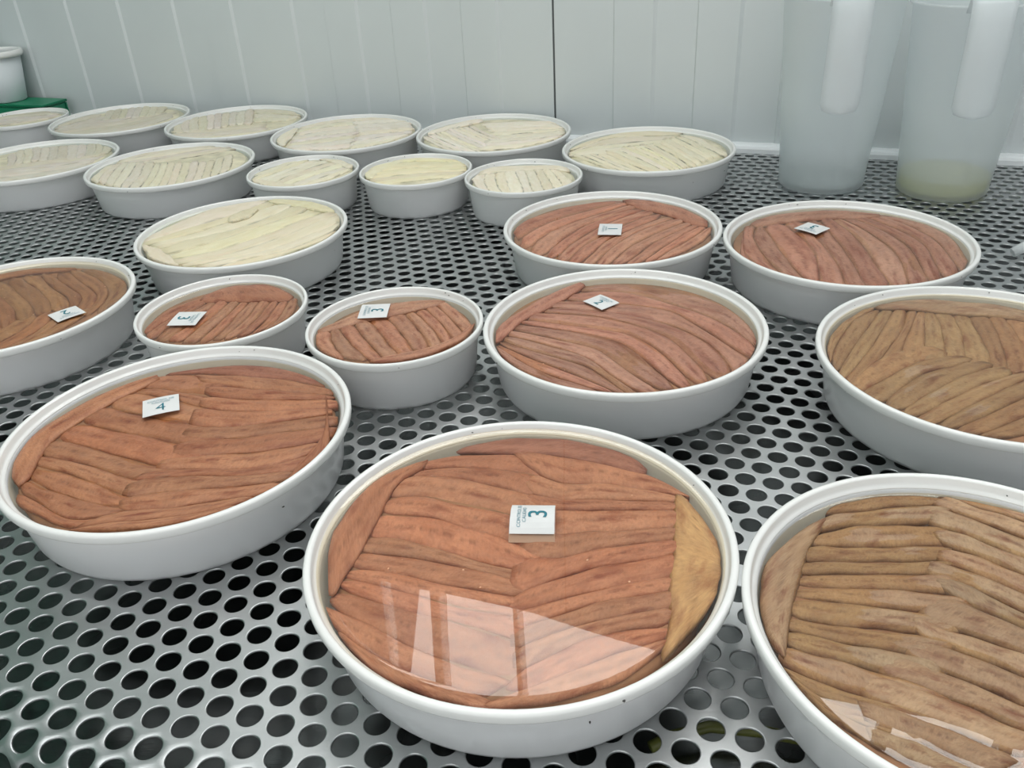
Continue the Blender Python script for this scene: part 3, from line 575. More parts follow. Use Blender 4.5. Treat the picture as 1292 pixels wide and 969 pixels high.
('upper bed','from the right',0.0,1,[[(.322,.768),(.501,.687),(.653,.568),(.775,.415),(.859,.239),(.884,.044)],[(.258,.744),(.417,.604),(.566,.455),(.686,.281),(.756,.082),(.764,-.13)],[(.173,.726),(.316,.555),(.46,.385),(.607,.217),(.693,.022),(.688,-.201)],[(.067,.679),(.207,.5),(.362,.332),(.519,.167),(.579,-.046),(.613,-.271)],[(-.078,.7),(.072,.517),(.223,.334),(.389,.166),(.513,-.034)],[(-.218,.646),(-.044,.469),(.125,.287),(.278,.093),(.401,-.123)],[(-.302,.561),(-.144,.379),(.015,.2),(.172,.019),(.291,-.19)],[(-.405,.481),(-.237,.297),(-.071,.113),(.084,-.079),(.203,-.297)],[(-.468,.419),(-.291,.206),(-.115,-.008),(.043,-.235),(.166,-.483)],[(-.524,.313),(-.343,.073),(-.169,-.171),(-.007,-.424)],[(-.537,.149),(-.395,-.063),(-.252,-.275),(-.109,-.486)]]),
('lower bed','from the left',0.004,1,[[(.108,-.77),(.095,-.619),(.088,-.469),(.149,-.33),(.195,-.185)],[(.212,-.816),(.235,-.659),(.294,-.514),(.326,-.362),(.334,-.204)],[(.322,-.795),(.382,-.658),(.431,-.517),(.457,-.37),(.472,-.222)],[(.398,-.753),(.458,-.616),(.531,-.486),(.565,-.344),(.583,-.196)],[(.492,-.677),(.582,-.556),(.646,-.42),(.697,-.28),(.732,-.134)]]),
('back edge strip','',0.012,1,[[(-.691,.458),(-.566,.622),(-.411,.748),(-.222,.822),(-.017,.832),(.186,.807)],[(-.617,.356),(-.485,.508),(-.332,.636),(-.148,.707),(.051,.729),(.252,.731)]]),
],
'I':[
('main bed','from the left',0.0,1,[[(-.282,.262),(-.352,.134),(-.414,.003),(-.464,-.134),(-.516,-.269)],[(-.192,.278),(-.258,.131),(-.324,-.017),(-.382,-.167),(-.409,-.326)],[(-.116,.282),(-.154,.117),(-.199,-.046),(-.25,-.207),(-.303,-.368)],[(-.026,.275),(-.053,.105),(-.091,-.063),(-.144,-.228),(-.193,-.394)],[(.072,.262),(.043,.093),(.01,-.075),(-.03,-.242),(-.069,-.409)],[(.145,.252),(.124,.085),(.096,-.081),(.064,-.246),(.017,-.408)],[(.23,.241),(.213,.074),(.19,-.091),(.156,-.255),(.104,-.414)],[(.315,.229),(.297,.073),(.275,-.083),(.242,-.238),(.189,-.386)],[(.387,.219),(.375,.071),(.36,-.077),(.327,-.223),(.281,-.364)],[(.458,.218),(.458,.084),(.453,-.049),(.43,-.181),(.376,-.303)],[(.528,.251),(.535,.13),(.542,.008),(.523,-.112),(.467,-.216)]]),
('left edge strip','',0.01,1,[[(-.557,-.198),(-.526,-.022),(-.463,.144),(-.356,.282),(-.225,.404)],[(-.506,-.291),(-.457,-.128),(-.39,.028),(-.298,.167),(-.164,.272)]]),
('back edge strip','',0.014,1,[[(-.252,.419),(-.169,.485),(-.084,.547),(.022,.552),(.128,.557),(.233,.55)],[(-.272,.238),(-.111,.256),(.051,.236),(.21,.203),(.369,.196),(.529,.226)]]),
],
'J':[
('main bed','from the left',0.0,1,[[(-.592,.042),(-.584,-.089),(-.525,-.202),(-.448,-.309)],[(-.487,.057),(-.454,-.097),(-.394,-.241),(-.324,-.381)],[(-.423,.091),(-.342,-.092),(-.245,-.267),(-.139,-.437)],[(-.33,.156),(-.235,-.041),(-.139,-.237),(-.04,-.432)],[(-.222,.219),(-.131,.017),(-.038,-.184),(.062,-.382)],[(-.097,.253),(-.003,.06),(.082,-.137),(.159,-.338)],[(.027,.318),(.117,.116),(.2,-.089),(.265,-.3)],[(.104,.339),(.198,.144),(.289,-.052),(.353,-.259)],[(.187,.377),(.274,.192),(.356,.005),(.423,-.188)],[(.264,.42),(.35,.254),(.427,.085),(.494,-.089)],[(.356,.455),(.428,.316),(.501,.176),(.561,.031)]]),
('front edge strip','',0.01,1,[[(-.152,-.469),(.044,-.468),(.228,-.41),(.39,-.306),(.515,-.157),(.58,.028)],[(-.088,-.408),(.075,-.352),(.238,-.297),(.384,-.218),(.488,-.081),(.565,.073)]]),
('back edge strip','',0.014,1,[[(-.58,.084),(-.454,.205),(-.324,.323),(-.172,.406),(-.007,.465),(.162,.505),(.336,.484)],[(-.573,.017),(-.418,.081),(-.286,.181),(-.122,.226),(.036,.284),(.193,.348),(.352,.406)]]),
],
'K':[
('main bed','from the back',0.0,1,[[(-.91,-.007),(-.79,.263),(-.648,.521),(-.473,.759),(-.212,.888)],[(-.896,-.16),(-.639,.077),(-.394,.325),(-.175,.596),(.031,.878)],[(-.798,-.248),(-.535,-.028),(-.28,.2),(-.055,.456),(.138,.739)],[(-.657,-.364),(-.376,-.129),(-.06,.056),(.156,.341),(.344,.656)],[(-.535,-.533),(-.252,-.293),(.013,-.034),(.273,.231),(.532,.496)],[(-.426,-.669),(-.089,-.479),(.188,-.208),(.441,.086),(.69,.384)],[(-.328,-.774),(.029,-.602),(.329,-.341),(.58,-.035),(.825,.278)],[(-.211,-.842),(.132,-.703),(.446,-.506),(.676,-.218),(.9,.077)],[(-.019,-.9),(.247,-.744),(.526,-.615),(.727,-.39),(.904,-.138)],[(.17,-.894),(.354,-.808),(.522,-.697),(.666,-.555),(.814,-.414)],[(.379,-.833),(.551,-.709),(.695,-.557),(.827,-.391)]]),
('left edge strip','',0.008,1,[[(-.86,-.313),(-.604,-.688),(-.393,-.827)],[(-.888,-.212),(-.682,-.387),(-.511,-.593),(-.348,-.808)]]),
('right edge strip','',0.008,1,[[(.022,.915),(.268,.875),(.571,.715),(.812,.422)],[(.104,.768),(.296,.705),(.456,.586),(.614,.463),(.794,.37)]]),
('loose piece on top','',0.02,1,[[(-.241,.357),(-.18,.472),(-.113,.579),(.016,.583)],[(-.186,.202),(-.075,.275),(-.017,.385),(.014,.515)]]),
],
'O':[
('left bed','from the back',0.0,1,[[(-.861,.312),(-.651,.563),(-.411,.781),(-.122,.908),(.205,.896)],[(-.862,.189),(-.634,.41),(-.395,.618),(-.104,.678),(.211,.638),(.526,.597)],[(-.885,.101),(-.617,.317),(-.283,.367),(.059,.408),(.4,.454)],[(-.895,.033),(-.634,.153),(-.353,.199),(-.069,.239),(.215,.284)],[(-.885,-.065),(-.64,-.083),(-.401,-.048),(-.171,.035),(.041,.16)]]),
('right bed','from the right',0.004,3,[[(.554,.59),(.7,.392),(.746,.15),(.793,-.093),(.858,-.33)],[(.326,.47),(.407,.146),(.489,-.178),(.57,-.503)],[(.095,.258),(.184,-.062),(.265,-.384),(.331,-.709)],[(-.136,.235),(.018,-.095),(.13,-.44),(.209,-.796)],[(-.34,.134),(-.214,-.195),(-.086,-.522),(.044,-.848)],[(-.621,-.018),(-.488,-.313),(-.349,-.606),(-.205,-.896)],[(-.882,-.033),(-.744,-.275),(-.613,-.522),(-.494,-.774)]]),
],
'N':[
('main bed','from the left',0.0,1,[[(-.507,.293),(-.549,.111),(-.525,-.071),(-.483,-.253)],[(-.404,.311),(-.424,.083),(-.406,-.143),(-.366,-.368)],[(-.301,.324),(-.304,.066),(-.279,-.19),(-.239,-.445)],[(-.191,.35),(-.192,.076),(-.175,-.197),(-.151,-.47)],[(-.088,.364),(-.058,.08),(-.033,-.203),(-.012,-.487)],[(.023,.371),(.042,.085),(.065,-.2),(.09,-.485)],[(.132,.349),(.156,.086),(.176,-.178),(.194,-.442)],[(.221,.351),(.252,.108),(.279,-.134),(.301,-.377)],[(.302,.334),(.345,.116),(.379,-.104),(.407,-.325)],[(.39,.317),(.433,.152),(.474,-.013),(.511,-.179)]]),
('back edge strip','',0.012,1,[[(-.466,.361),(-.304,.487),(-.105,.506),(.099,.485),(.301,.444),(.478,.346)],[(-.492,.239),(-.286,.286),(-.077,.308),(.134,.3),(.343,.281),(.529,.18)]]),
],
'L':[
('main bed','from the back',0.0,2,[[(-.581,.104),(-.497,.237),(-.412,.37),(-.319,.498)],[(-.53,-.164),(-.345,.073),(-.178,.323),(-.026,.582)],[(-.3,-.325),(-.148,-.044),(.031,.218),(.235,.464)],[(-.105,-.476),(.059,-.227),(.248,.001),(.462,.208)],[(.09,-.503),(.279,-.368),(.416,-.185),(.532,.017)]]),
('left edge strip','',0.008,1,[[(-.558,-.186),(-.401,-.356),(-.219,-.49),(-.003,-.575)],[(-.558,-.1),(-.389,-.228),(-.208,-.334),(-.018,-.428)]]),
('right edge strip','',0.008,1,[[(.379,.453),(.44,.363),(.501,.272),(.562,.181)],[(.065,.586),(.239,.441),(.373,.26),(.497,.071)]]),
],
'M':[
('main bed','from the back',0.0,2,[[(-.202,.554),(.063,.586),(.396,.437)],[(-.397,.367),(-.089,.433),(.212,.384),(.51,.284)],[(-.474,.059),(-.137,.151),(.207,.129),(.553,.077)],[(-.482,-.186),(-.15,-.11),(.189,-.095),(.53,-.108)],[(-.367,-.443),(-.098,-.383),(.173,-.336),(.447,-.305)]]),
('left edge strip','',0.008,1,[[(-.588,-.006),(-.561,.094),(-.534,.195),(-.507,.295)],[(-.511,-.237),(-.4,.045),(-.259,.313),(-.103,.573)]]),
],
'P':[
('left bed','from the left',0.0,3,[[(-.917,.045),(-.779,-.253),(-.627,-.543),(-.431,-.806)],[(-.832,.169),(-.645,-.177),(-.454,-.521),(-.245,-.855)],[(-.665,.36),(-.51,.016),(-.342,-.32),(-.157,-.649)],[(-.489,.453),(-.346,.161),(-.196,-.129),(-.036,-.412)],[(-.26,.502),(-.152,.255),(-.039,.01),(.089,-.228)]]),
('right bed','from the back',0.002,2,[[(-.162,.609),(.069,.617),(.299,.617),(.53,.601),(.744,.53)],[(-.064,.312),(.175,.301),(.414,.288),(.652,.272),(.886,.223)],[(-.003,-.091),(.296,-.055),(.597,-.031),(.897,-.01)],[(-.127,-.43),(.128,-.415),(.381,-.379),(.629,-.324),(.864,-.225)],[(-.246,-.751),(-.008,-.764),(.219,-.722),(.436,-.623),(.645,-.511)]]),
('back edge strip','',0.01,1,[[(-.87,.289),(-.667,.531),(-.44,.745),(-.163,.896)],[(-.846,.144),(-.62,.349),(-.38,.535),(-.129,.707)]]),
],
'T':[
('upper bed','from the back',0.0,2,[[(-.754,.521),(-.513,.76),(-.24,.885),(.113,.91)],[(-.781,.293),(-.493,.415),(-.21,.549),(.077,.672),(.37,.782)],[(-.611,.127),(-.287,.222),(.025,.347),(.324,.501),(.608,.682)]]),
('lower bed','from the left',0.004,2,[[(-.859,.163),(-.86,-.026),(-.851,-.214),(-.823,-.401)],[(-.695,.261),(-.676,-.049),(-.634,-.355),(-.551,-.654)],[(-.511,.256),(-.445,-.091),(-.385,-.439),(-.34,-.789)],[(-.263,.173),(-.186,-.179),(-.122,-.533),(-.086,-.892)],[(-.099,.172),(-.014,-.184),(.065,-.541),(.122,-.903)],[(.095,.133),(.169,-.198),(.242,-.529),(.307,-.861)],[(.296,.124),(.364,-.176),(.428,-.478),(.479,-.781)],[(.478,.186),(.531,-.083),(.582,-.353),(.633,-.622)],[(.644,.389),(.697,.142),(.746,-.105),(.783,-.354)]]),
],
'Q':[
('left edge strip','',0.01,1,[[(-.888,-.245),(-.896,-.107),(-.903,.03),(-.905,.168)],[(-.739,-.548),(-.731,-.179),(-.729,.191),(-.727,.56)]]),
('left bed','from the back',0.0,2,[[(-.683,.618),(-.353,.851),(-.013,.921)],[(-.704,.25),(-.458,.396),(-.188,.475),(.095,.516)],[(-.693,-.148),(-.425,-.041),(-.15,.048),(.128,.126)],[(-.696,-.458),(-.415,-.412),(-.141,-.334),(.126,-.235)],[(-.575,-.719),(-.331,-.75),(-.085,-.746),(.161,-.734)]]),
('right bed','from the back',0.003,2,[[(-.07,.919),(.143,.91),(.474,.79)],[(.049,.478),(.279,.505),(.511,.505),(.742,.492)],[(.139,.044),(.365,.111),(.6,.135),(.835,.153)],[(.149,-.41),(.377,-.338),(.603,-.26),(.828,-.18)],[(.144,-.83),(.338,-.764),(.509,-.656),(.666,-.524)]]),
],
'R':[
('upper bed','from the left',0.004,2,[[(-.922,.036),(-.88,-.11),(-.82,-.249),(-.761,-.389)],[(-.801,.433),(-.744,.162),(-.667,-.103),(-.572,-.362)],[(-.629,.668),(-.533,.358),(-.441,.047),(-.366,-.268)],[(-.41,.737),(-.342,.434),(-.266,.133),(-.186,-.166)],[(-.174,.761),(-.135,.483),(-.072,.209),(-.003,-.063)],[(.013,.911),(.088,.595),(.157,.277),(.22,-.042)]]),
('right bed','from the back',0.0,2,[[(.029,.923),(.259,.886),(.682,.622)],[(.117,.624),(.362,.532),(.596,.415),(.825,.288)],[(.215,.051),(.399,.007),(.583,-.006),(.768,.032)]]),
('lower bed','from the back',-0.002,2,[[(-.894,-.192),(-.588,-.289),(-.281,-.267),(.028,-.183),(.343,-.119)],[(-.766,-.501),(-.45,-.573),(-.13,-.553),(.185,-.49),(.486,-.37)],[(-.583,-.713),(-.3,-.8),(-.013,-.783),(.271,-.704),(.528,-.556)]]),
],
'S':[
('upper bed','from the left',0.004,2,[[(-.511,.763),(-.443,.543),(-.384,.319),(-.326,.096)],[(-.306,.864),(-.226,.618),(-.16,.369),(-.094,.119)],[(-.109,.915),(-.03,.663),(.034,.408),(.099,.153)],[(.137,.904),(.198,.664),(.255,.423),(.312,.181)],[(.422,.816),(.459,.646),(.478,.473),(.497,.3)]]),
('lower bed','from the back',0.0,2,[[(-.924,.017),(-.844,.223),(-.763,.428),(-.674,.631)],[(-.843,-.378),(-.634,-.199),(-.428,-.018),(-.226,.169)],[(-.641,-.666),(-.258,-.503),(.071,-.256),(.367,.033),(.604,.375)],[(-.282,-.866),(.067,-.764),(.389,-.598),(.599,-.318),(.758,.009)]]),
],
'U':[
('upper bed','from the left',0.004,2,[[(-.578,.43),(-.462,.231),(-.364,.023),(-.302,-.199)],[(-.486,.718),(-.365,.483),(-.258,.242),(-.162,-.005)],[(-.293,.803),(-.185,.564),(-.086,.321),(.005,.074)],[(-.051,.783),(.048,.555),(.14,.324),(.219,.088)],[(.213,.79),(.312,.551),(.403,.309),(.482,.062)],[(.433,.83),(.526,.616),(.604,.397),(.659,.171)],[(.767,.536),(.784,.443),(.8,.35),(.817,.257)]]),
('lower bed','from the back',0.0,2,[[(-.707,-.426),(-.462,-.164),(-.148,-.001),(.193,.106),(.547,.169),(.794,.398)],[(-.523,-.717),(-.248,-.483),(.084,-.359),(.42,-.237),(.735,-.061)],[(-.254,-.867),(.025,-.773),(.305,-.68),(.565,-.555),(.773,-.346)]]),
],
'V':[
('main bed','from the back',0.0,2,[[(-.543,.259),(-.368,.475),(.08,.596)],[(-.574,.164),(-.267,.233),(.046,.257),(.36,.281)],[(-.49,-.325),(-.183,-.254),(.103,-.13),(.377,.026)]]),
],
}

tub_cache = {}; TUBOBJ = {}
for key, (cx, cy, R) in TUBS.items():
    lab, short, oil, colr = TUBINFO[key]
    brown = key in BROWN; big = R > .8
    base = Vector((cx, cy, 0)) * U
    t = thing('fish_tub', lab, 'tub', base, 'large round white plastic tubs' if big else 'small round white plastic tubs')
    TUBOBJ[key] = t
    ck = round(R, 3)
    if ck not in tub_cache: tub_cache[ck] = tub_meshes(R)
    b, r = tub_cache[ck]
    link('tub_body', b, M['tub'], t); link('tub_rim', r, M['rim'], t)
    zl = LEVEL[key]
    # lower layers of packed fish, seen only in gaps
    rad = {'A': .85, 'C': .80, 'E': .88, 'B': .88}.get(key, .90)
    rl = (inner_r(R, .05) - 0.012) * rad / .9 if big else inner_r(R, .05) - 0.012
    zt = zl - 0.004; rt = rl + (0.034 if big else .03)
    um = lathe('lower_fish_layer', [(0, 0.04 * U), (rl * U * .97, 0.04 * U), (rl * U, .06 * U), (rt * U, (zt - .03) * U), (rt * U * .985, (zt - .010) * U), (rt * U * .9, zt * U), (0, zt * U)], 64)
    sh = max(0, inner_r(R, .05) - 0.008 - rl) * Vector((-cx, -cy, 0)).normalized()
    o = link('packed_fish_layer', um, M['under_brown' if brown else 'under_white'], None, base + sh * U); o['kind'] = 'stuff'
    tag(o, 'lower layers of packed %s anchovies under the top fillets in the %s' % ('brown' if brown else 'pale', short), 'fish')
    ro = inner_r(R, oil) + 0.012
    V = [(0, 0, 0)]; F = []; UVn = 72
    for q, (rr_, zz) in enumerate(((.5, 0), (.93, 0), (.985, .001), (1, .006))):
        for i in range(UVn): V.append((rr_ * ro * U * math.cos(2 * PI * i / UVn), rr_ * ro * U * math.sin(2 * PI * i / UVn), zz * U))
    for i in range(UVn):
        j = (i + 1) % UVn; F.append((0, 1 + i, 1 + j))
        for q in range(3): F.append((1 + q * UVn + i, 1 + (q + 1) * UVn + i, 1 + (q + 1) * UVn + j, 1 + q * UVn + j))
    o = link('oil_surface', mesh('oil_surface', V, F, True), M['oil' if brown else 'brine'], None, base + Vector((0, 0, oil * U)))
    tag(o, ('clear golden oil covering the brown fillets in the %s' if brown else 'clear pale marinade covering the fillets in the %s') % short, 'oil')
    o['kind'] = 'stuff'
    # fillets
    near_tub = cy < 6
    for (bname, order, dz, sub, lines) in BEDS[key]:
        strips = []
        for k in range(len(lines) - 1):
            a, c = np.array(catmull(lines[k], 9)), np.array(catmull(lines[k + 1], 9))
            for q in range(sub): strips.append((a + (c - a) * q / sub, a + (c - a) * (q + 1) / sub))
        edge = 'strip' in bname or 'loose' in bname
        for k, (a, c) in enumerate(strips):
            if not edge:                               # ends overrun their neighbours unevenly
                q0, q1 = rng.uniform(0, .05), rng.uniform(0, .09)
                a = np.concatenate([[a[0] - (a[1] - a[0]) * 8 * q0], a, [a[-1] + (a[-1] - a[-2]) * 8 * q1]])
                c = np.concatenate([[c[0] - (c[1] - c[0]) * 8 * q0], c, [c[-1] + (c[-1] - c[-2]) * 8 * q1]])
            me, loc = fillet_mesh(a, c, zl + dz + rng.uniform(-.002, .002) + (0.0012 * (k % 2)), R, {'C': .026, 'D': .020, 'G': .020, 'J': .020, 'F': .018}.get(key, .017) if brown else 0.013, 24 if near_tub else 12, (1.04 if key == 'C' else 1.10) if brown else 1.14, rng.uniform(-.004, .004))
            o = link('anchovy_fillet' if brown else 'marinated_fillet', me, M['brown' if brown else 'white'], None, base + Vector(loc))
            if brown:
                hv = rng.uniform(0.86, 1.14); q = rng.uniform(0.3, .65) if key == 'C' else rng.uniform(0.2, .85)
                tint = (1.04 - .02 * q, 0.86 + .27 * q, 0.80 + .30 * q)
                if (key, bname) == ('A', 'right edge strip'): hv, tint = 1.22, (1.0, 1.32, 1.02)
                if (key, bname) in (('A', 'back strip'), ('B', 'back strip')): hv, tint = .80, (1.0, .92, 1.05)
            else: hv = rng.uniform(0.92, 1.06); tint = (1, rng.uniform(.97, 1.02), rng.uniform(.92, 1.06))
            o.color = (*[min(.95, c_ * hv * t_) for c_, t_ in zip(colr, tint)], {'C': 1, 'D': .9, 'G': .9, 'F': .8, 'J': .85, 'I': .7}.get(key, .5) if brown else {'T': 1, 'O': .95, 'N': .9, 'P': .75, 'M': .6, 'L': .7, 'K': .6}.get(key, .5))
            kind = 'brown fillet' if brown else 'pale fillet'
            if edge: tag(o, '%s forming the %s of the %s' % (kind, bname.replace('strip', 'border').replace('loose piece on top', 'loose bright piece on top'), short), 'fish', 'brown anchovy fillets' if brown else 'pale marinated fillets')
            else: tag(o, '%s %s %s, %s, %s' % (ORD[k], kind, order, bname, short), 'fish', 'brown anchovy fillets' if brown else 'pale marinated fillets')

# ------------------------------------------------------------------ paper tags
def text_mesh(body, size, bold=0.0):
    cu = bpy.data.curves.new('print', 'FONT'); cu.body = body; cu.size = size; cu.align_x = 'CENTER'; cu.align_y = 'CENTER'; cu.offset = bold; cu.resolution_u = 4
    ob = bpy.data.objects.new('print', cu); COL.objects.link(ob)
    bpy.context.view_layer.update()
    dg = bpy.context.evaluated_depsgraph_get(); me = bpy.data.meshes.new_from_object(ob.evaluated_get(dg))
    bpy.data.objects.remove(ob); bpy.data.curves.remove(cu); me.materials.clear(); return me
UPDIR = {'A': 'L', 'J': 'L', 'F': 'L', 'G': 'L', 'I': 'R', 'D': 'R', 'B': 'U', 'H': 'D'}
DIGIT = {'A': '3', 'B': '4', 'D': '2', 'F': '3', 'G': '1', 'H': '2', 'I': '3', 'J': '3'}
TAGLAB = {
 'A': 'arched white paper tag printed 3, lifting off the fillets of the nearest centre tub',
 'B': 'white paper tag with upright teal 4 lying flat on brown fillets',
 'D': 'white paper tag printed 2 lying like a diamond in the middle tub',
 'F': 'white paper tag printed 3 lying like a diamond in the tub below the jugs',
 'G': 'white paper tag printed 1 in the tub beside the small pale tub',
 'H': 'white paper tag printed 2 near the rim of the tub at left edge',
 'I': 'white slanted paper tag printed 3 in the left small brown tub',
 'J': 'white paper tag printed 3 across the back border of the right small brown tub'}
for key, cs in TAGS.items():
    cx, cy, R = TUBS[key]
    tl, tr, br, bl = [Vector((*c, 0)) for c in cs]
    upd = UPDIR[key]
    if upd == 'L': up = (tl - tr) + (bl - br); rt = (tl - bl) + (tr - br)
    elif upd == 'R': up = (tr - tl) + (br - bl); rt = (bl - tl) + (br - tr)
    elif upd == 'U': up = (tl - bl) + (tr - br); rt = (br - bl) + (tr - tl)
    else: up = (bl - tl) + (br - tr); rt = (tl - tr) + (bl - br)
    H, Wd = up.length / 2, rt.length / 2
    c0 = (tl + tr + br + bl) / 4
    x = rt.normalized(); y = Vector((-x.y, x.x, 0))
    if y.dot(up) < 0: y = -y
    # keep both directions as close as can be to the printed axes
    y2 = up.normalized(); x2 = Vector((y2.y, -y2.x, 0))
    x = (x + x2).normalized(); y = Vector((-x.y, x.x, 0))
    zt = LEVEL[key] + 0.036 + (0.006 if key == 'A' else 0)
    root = thing('paper_tag', TAGLAB[key], 'tag', (Vector((cx, cy, 0)) + c0 + Vector((0, 0, zt))) * U, 'paper quality tags')
    root.rotation_euler = (0, 0, math.atan2(x.y, x.x))
    arch = 0.035 if key == 'A' else 0.004
    hz = lambda px, py: arch * (1 - (2 * px / Wd) ** 2)
    def sheet(w, h, dz, nx=8, ny=8, th=0.002):
        V = []; F = []
        for lay in (0, -th):
            for j in range(ny + 1):
                for i in range(nx + 1):
                    px, py = (i / nx - .5) * w, (j / ny - .5) * h
                    V.append((px * U, py * U, (hz(px, py) + dz + lay) * U))
        n1 = (nx + 1) * (ny + 1)
        for j in range(ny):
            for i in range(nx):
                a = j * (nx + 1) + i; b = a + 1; c = b + nx + 1; d = a + nx + 1
                F.append((a, b, c, d)); F.append((n1 + d, n1 + c, n1 + b, n1 + a))
        per = [i for i in range(nx)] + [j * (nx + 1) + nx for j in range(ny)] + [ny * (nx + 1) + i for i in range(nx, 0, -1)] + [j * (nx + 1) for j in range(ny, 0, -1)]
        for i in range(len(per)):
            a, b = per[i], per[(i + 1) % len(per)]; F.append((b, a, n1 + a, n1 + b))
        return mesh('paper', V, F, False)
    link('paper', sheet(Wd, H, 0), M['paper'], root)
    if key == 'A':
        f = link('film', sheet(Wd * 1.16, H * 1.03, -.018), M['film'], root); f.location = (-0.05 * Wd * U, 0, 0); f['label'] = 'clear film sleeve under the paper'
    for body, size, py, m, nm in ((DIGIT[key], 0.46 * H, -0.14 * H, 'ink', 'printed_number'), ('CONTROL DE', 0.12 * H, 0.30 * H, 'ink_pale', 'printed_line'), ('CALIDAD', 0.12 * H, 0.18 * H, 'ink_pale', 'printed_line')):
        if nm == 'printed_line' and 0.62 * size * len(body) > 0.86 * Wd: size = 0.86 * Wd / (0.62 * len(body))
        me = text_mesh(body, size * 1.32 * U if nm == 'printed_number' else size * U, 0.0 if nm != 'printed_number' else size * (-.012 if body == '4' else .006) * U)
        co = np.empty(len(me.vertices) * 3, dtype=np.float32); me.vertices.foreach_get('co', co); co = co.reshape(-1, 3)
        co[:, 1] += py * U
        for v_ in co: v_[2] = (hz(v_[0] / U, v_[1] / U) + 0.0022) * U
        me.vertices.foreach_set('co', co.ravel()); me.update()
        link(nm, me, M[m], root)

# ------------------------------------------------------------------ jugs
def jug(cx, cy, zt, liq, lab, liqlab, hand_ang):
    root = thing('measuring_jug', lab, 'jug', Vector((cx, cy, 0)) * U)
    r0, r1 = 0.455, 0.60
    f = lambda z: r0 + (r1 - r0) * z / zt
    prof = [(0, .02), (r0 - .06, .02), (r0 - .03, .0), (r0, .03), (f(zt * .5), zt * .5), (f(zt) - .0, zt - .03), (f(zt) + .03, zt - .02), (f(zt) + .03, zt), (f(zt) - .01, zt), (f(zt) - .025, zt - .04), (f(zt * .5) - .025, zt * .5), (r0 - .02, .06), (r0 - .06, .045), (0, .045)]
    link('jug_body', lathe('jug_body', [(r * U, z * U) for r, z in prof], 80), M['jug'], root)
    # open strap handle: leaves the rim, turns down and ends free in a rounded tip
    w = 0.185; rad0 = f(zt) - .01
    path = [(rad0, zt - .06), (rad0 + .08, zt + .05), (rad0 + .17, zt + .09), (rad0 + .24, zt + .05), (rad0 + .27, zt - .1), (rad0 + .275, zt - .3), (rad0 + .265, zt * .75), (rad0 + .25, zt * .62), (rad0 + .24, 1.06), (rad0 + .238, .99), (rad0 + .236, .965)]
    V = []; F = []; K = 7
    for i, (rr, z) in enumerate(path):
        ww = w * (1 if i < len(path) - 2 else (.86 if i == len(path) - 2 else .5))
        for side in (0, 1):
            for q in range(K):
                v = -1 + 2 * q / (K - 1)
                V.append(((rr + .05 * (1 - v * v) - side * .02) * U, v * ww * U, z * U))
    st = 2 * K
    for i in range(len(path) - 1):
        for q in range(K - 1):
            a = i * st + q; F.append((a, a + 1, a + st + 1, a + st)); b = a + K; F.append((b + st, b + st + 1, b + 1, b))
        for q0, q1 in ((0, K), (K - 1, 2 * K - 1)):
            F.append((i * st + q0, i * st + q1, (i + 1) * st + q1, (i + 1) * st + q0))
    for i in (0, len(path) - 1):
        for q in range(K - 1): F.append((i * st + q, i * st + q + 1, i * st + K + q + 1, i * st + K + q))
    bm = bmesh.new(); me = mesh('jug_handle', V, F, True); bm.from_mesh(me); bmesh.ops.recalc_face_normals(bm, faces=bm.faces); bm.to_mesh(me); bm.free()
    h = link('jug_handle', me, M['handle'], root); h.rotation_euler = (0, 0, hand_ang); h['label'] = 'open strap handle ending in a rounded tip'
    o = link('jug_liquid', lathe('jug_liquid', [(r * U, z * U) for r, z in ((0, .05), (r0 - .05, .052), (r0 - .028, .07), (f(liq[0]) - .03, liq[0]), (0, liq[0]))], 64), M[liq[1]], None, Vector((cx, cy, 0)) * U)
    tag(o, liqlab, 'liquid'); o['kind'] = 'stuff'
j1, j2 = (3.63, 9.40), (4.785, 8.93)
jug(*j1, 1.99, (.10, 'liquid_clear'), 'left of two tall frosted plastic jugs standing by the back wall', 'thin clear remainder in the foot of the left jug', math.atan2(-j1[1], -j1[0]) + 0.10)
jug(*j2, 1.92, (.21, 'liquid_yellow'), 'right of two tall frosted plastic jugs, with yellowish liquid in its foot', 'shallow yellowish liquid in the foot of the right jug', math.atan2(-j2[1], -j2[0]) + 0.16)

# ------------------------------------------------------------------ things at the edges
gr = thing('green_crate', 'dark green plastic crate by the back wall behind the far left tub', 'crate', sn(-13.9, 10.95, 0))
def child_box(name, m, s0, s1, n0, n1, z0, z1, bev=0.02):
    o = boxobj(name, m, s0, s1, n0, n1, z0, z1, None, bev); o.parent = gr; o.location = -Vector(gr.location); return o
child_box('crate_floor', M['green'], -15.4, -12.25, 10.62, 11.16, 0.004, .05)
for (a, b, c, d) in ((-15.4, -12.25, 10.62, 10.68), (-15.4, -12.25, 11.10, 11.16), (-15.4, -15.34, 10.68, 11.10), (-12.31, -12.25, 10.68, 11.10)):
    child_box('crate_side', M['green'], a, b, c, d, .05, .36)
child_box('crate_lid', M['green'], -15.43, -12.22, 10.60, 11.17, .36, .40)
bk = thing('white_bucket', 'white plastic bucket on the green crate, cut by the left edge', 'bucket', sn(-13.2, 10.88, .402))
link('bucket_body', lathe('bucket_body', [(r * U, z * U) for r, z in ((0, .0), (.24, 0), (.27, .02), (.37, .74), (.355, .74), (.255, .035), (0, .03))], 64), M['bucket'], bk)
link('bucket_rim', lathe('bucket_rim', [(r * U, z * U) for r, z in ((.355, .72), (.41, .70), (.425, .74), (.415, .79), (.37, .80), (.345, .77))], 64, closed=True), M['rim'], bk)
fu = thing('plastic_funnel', 'clear plastic funnel spout lying on the sheet at the right edge', 'funnel')
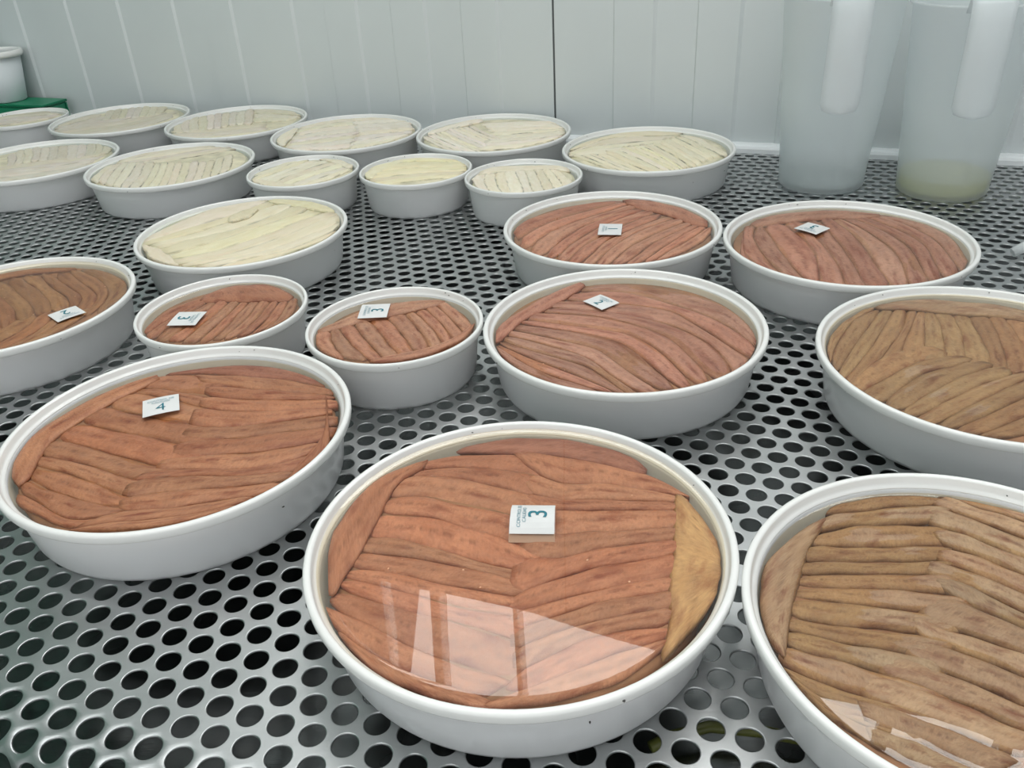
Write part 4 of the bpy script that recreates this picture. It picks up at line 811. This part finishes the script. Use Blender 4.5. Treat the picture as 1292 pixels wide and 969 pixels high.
prof = [(.036, 0), (.042, 0), (.05, .16), (.075, .20), (.30, .46), (.31, .60), (.325, .60), (.325, .63), (.295, .63), (.285, .47), (.06, .21), (.042, .17)]
link('funnel_cone', lathe('funnel_cone', [(r * U, z * U) for r, z in prof], 48, closed=True), M['funnel'], fu)
ax = (DS * .86 + DN * .42 + Vector((0, 0, .43))).normalized(); fu.rotation_euler = ax.to_track_quat('Z', 'Y').to_euler(); fu.location = sn(1.585, 8.20, .041)

# flecks of skin on rims and walls, scraps of fat afloat: too small to pick apart
def flecks(name, m, pts, label):
    bm = bmesh.new()
    for (x, y, z, s) in pts:
        mm = Matrix.Translation(Vector((x, y, z)) * U) @ Matrix.Rotation(rng.uniform(0, 6), 4, 'Z') @ Matrix.Diagonal((s * U, s * U * rng.uniform(.35, .8), s * U * .35, 1))
        bmesh.ops.create_icosphere(bm, subdivisions=1, radius=1, matrix=mm)
    o = link(name, from_bm(name, bm, True), m); o['kind'] = 'stuff'
    if label: tag(o, label, 'scraps')
    return o
for key, (cx, cy, R) in TUBS.items():
    pts = []; g = 0.75 if R < .8 else 1.0
    for q in range(4 if R > .8 else 2):
        a = rng.uniform(0, 2 * PI); zz = float(rng.choice([.37, .30, .22, .36]))
        rr = R + .001 if zz > .34 else R - g * (.052 + (0.33 - zz) * .147) + .001
        pts.append((rr * math.cos(a), rr * math.sin(a), zz, rng.uniform(.004, .011)))
    for q in range(3):
        a = rng.uniform(.2, 2.9); rr = R - g * .04; pts.append((rr * math.cos(a), rr * math.sin(a), rng.uniform(.36, .385), rng.uniform(.004, .012)))
    o = flecks('skin_fleck', M['fleck'], pts, None); o.parent = TUBOBJ[key]
pts = []
for key in 'ABDHJ':
    cx, cy, R = TUBS[key]
    for q in range(9):
        a, rr = rng.uniform(0, 2 * PI), R * math.sqrt(rng.uniform(.02, .6)); pts.append((cx + rr * math.cos(a), cy + rr * math.sin(a), TUBINFO[key][2] - .002, rng.uniform(.002, .008)))
flecks('fat_flecks', M['fat'], pts, 'tiny pale scraps of fat floating on the oil of the brown tubs')
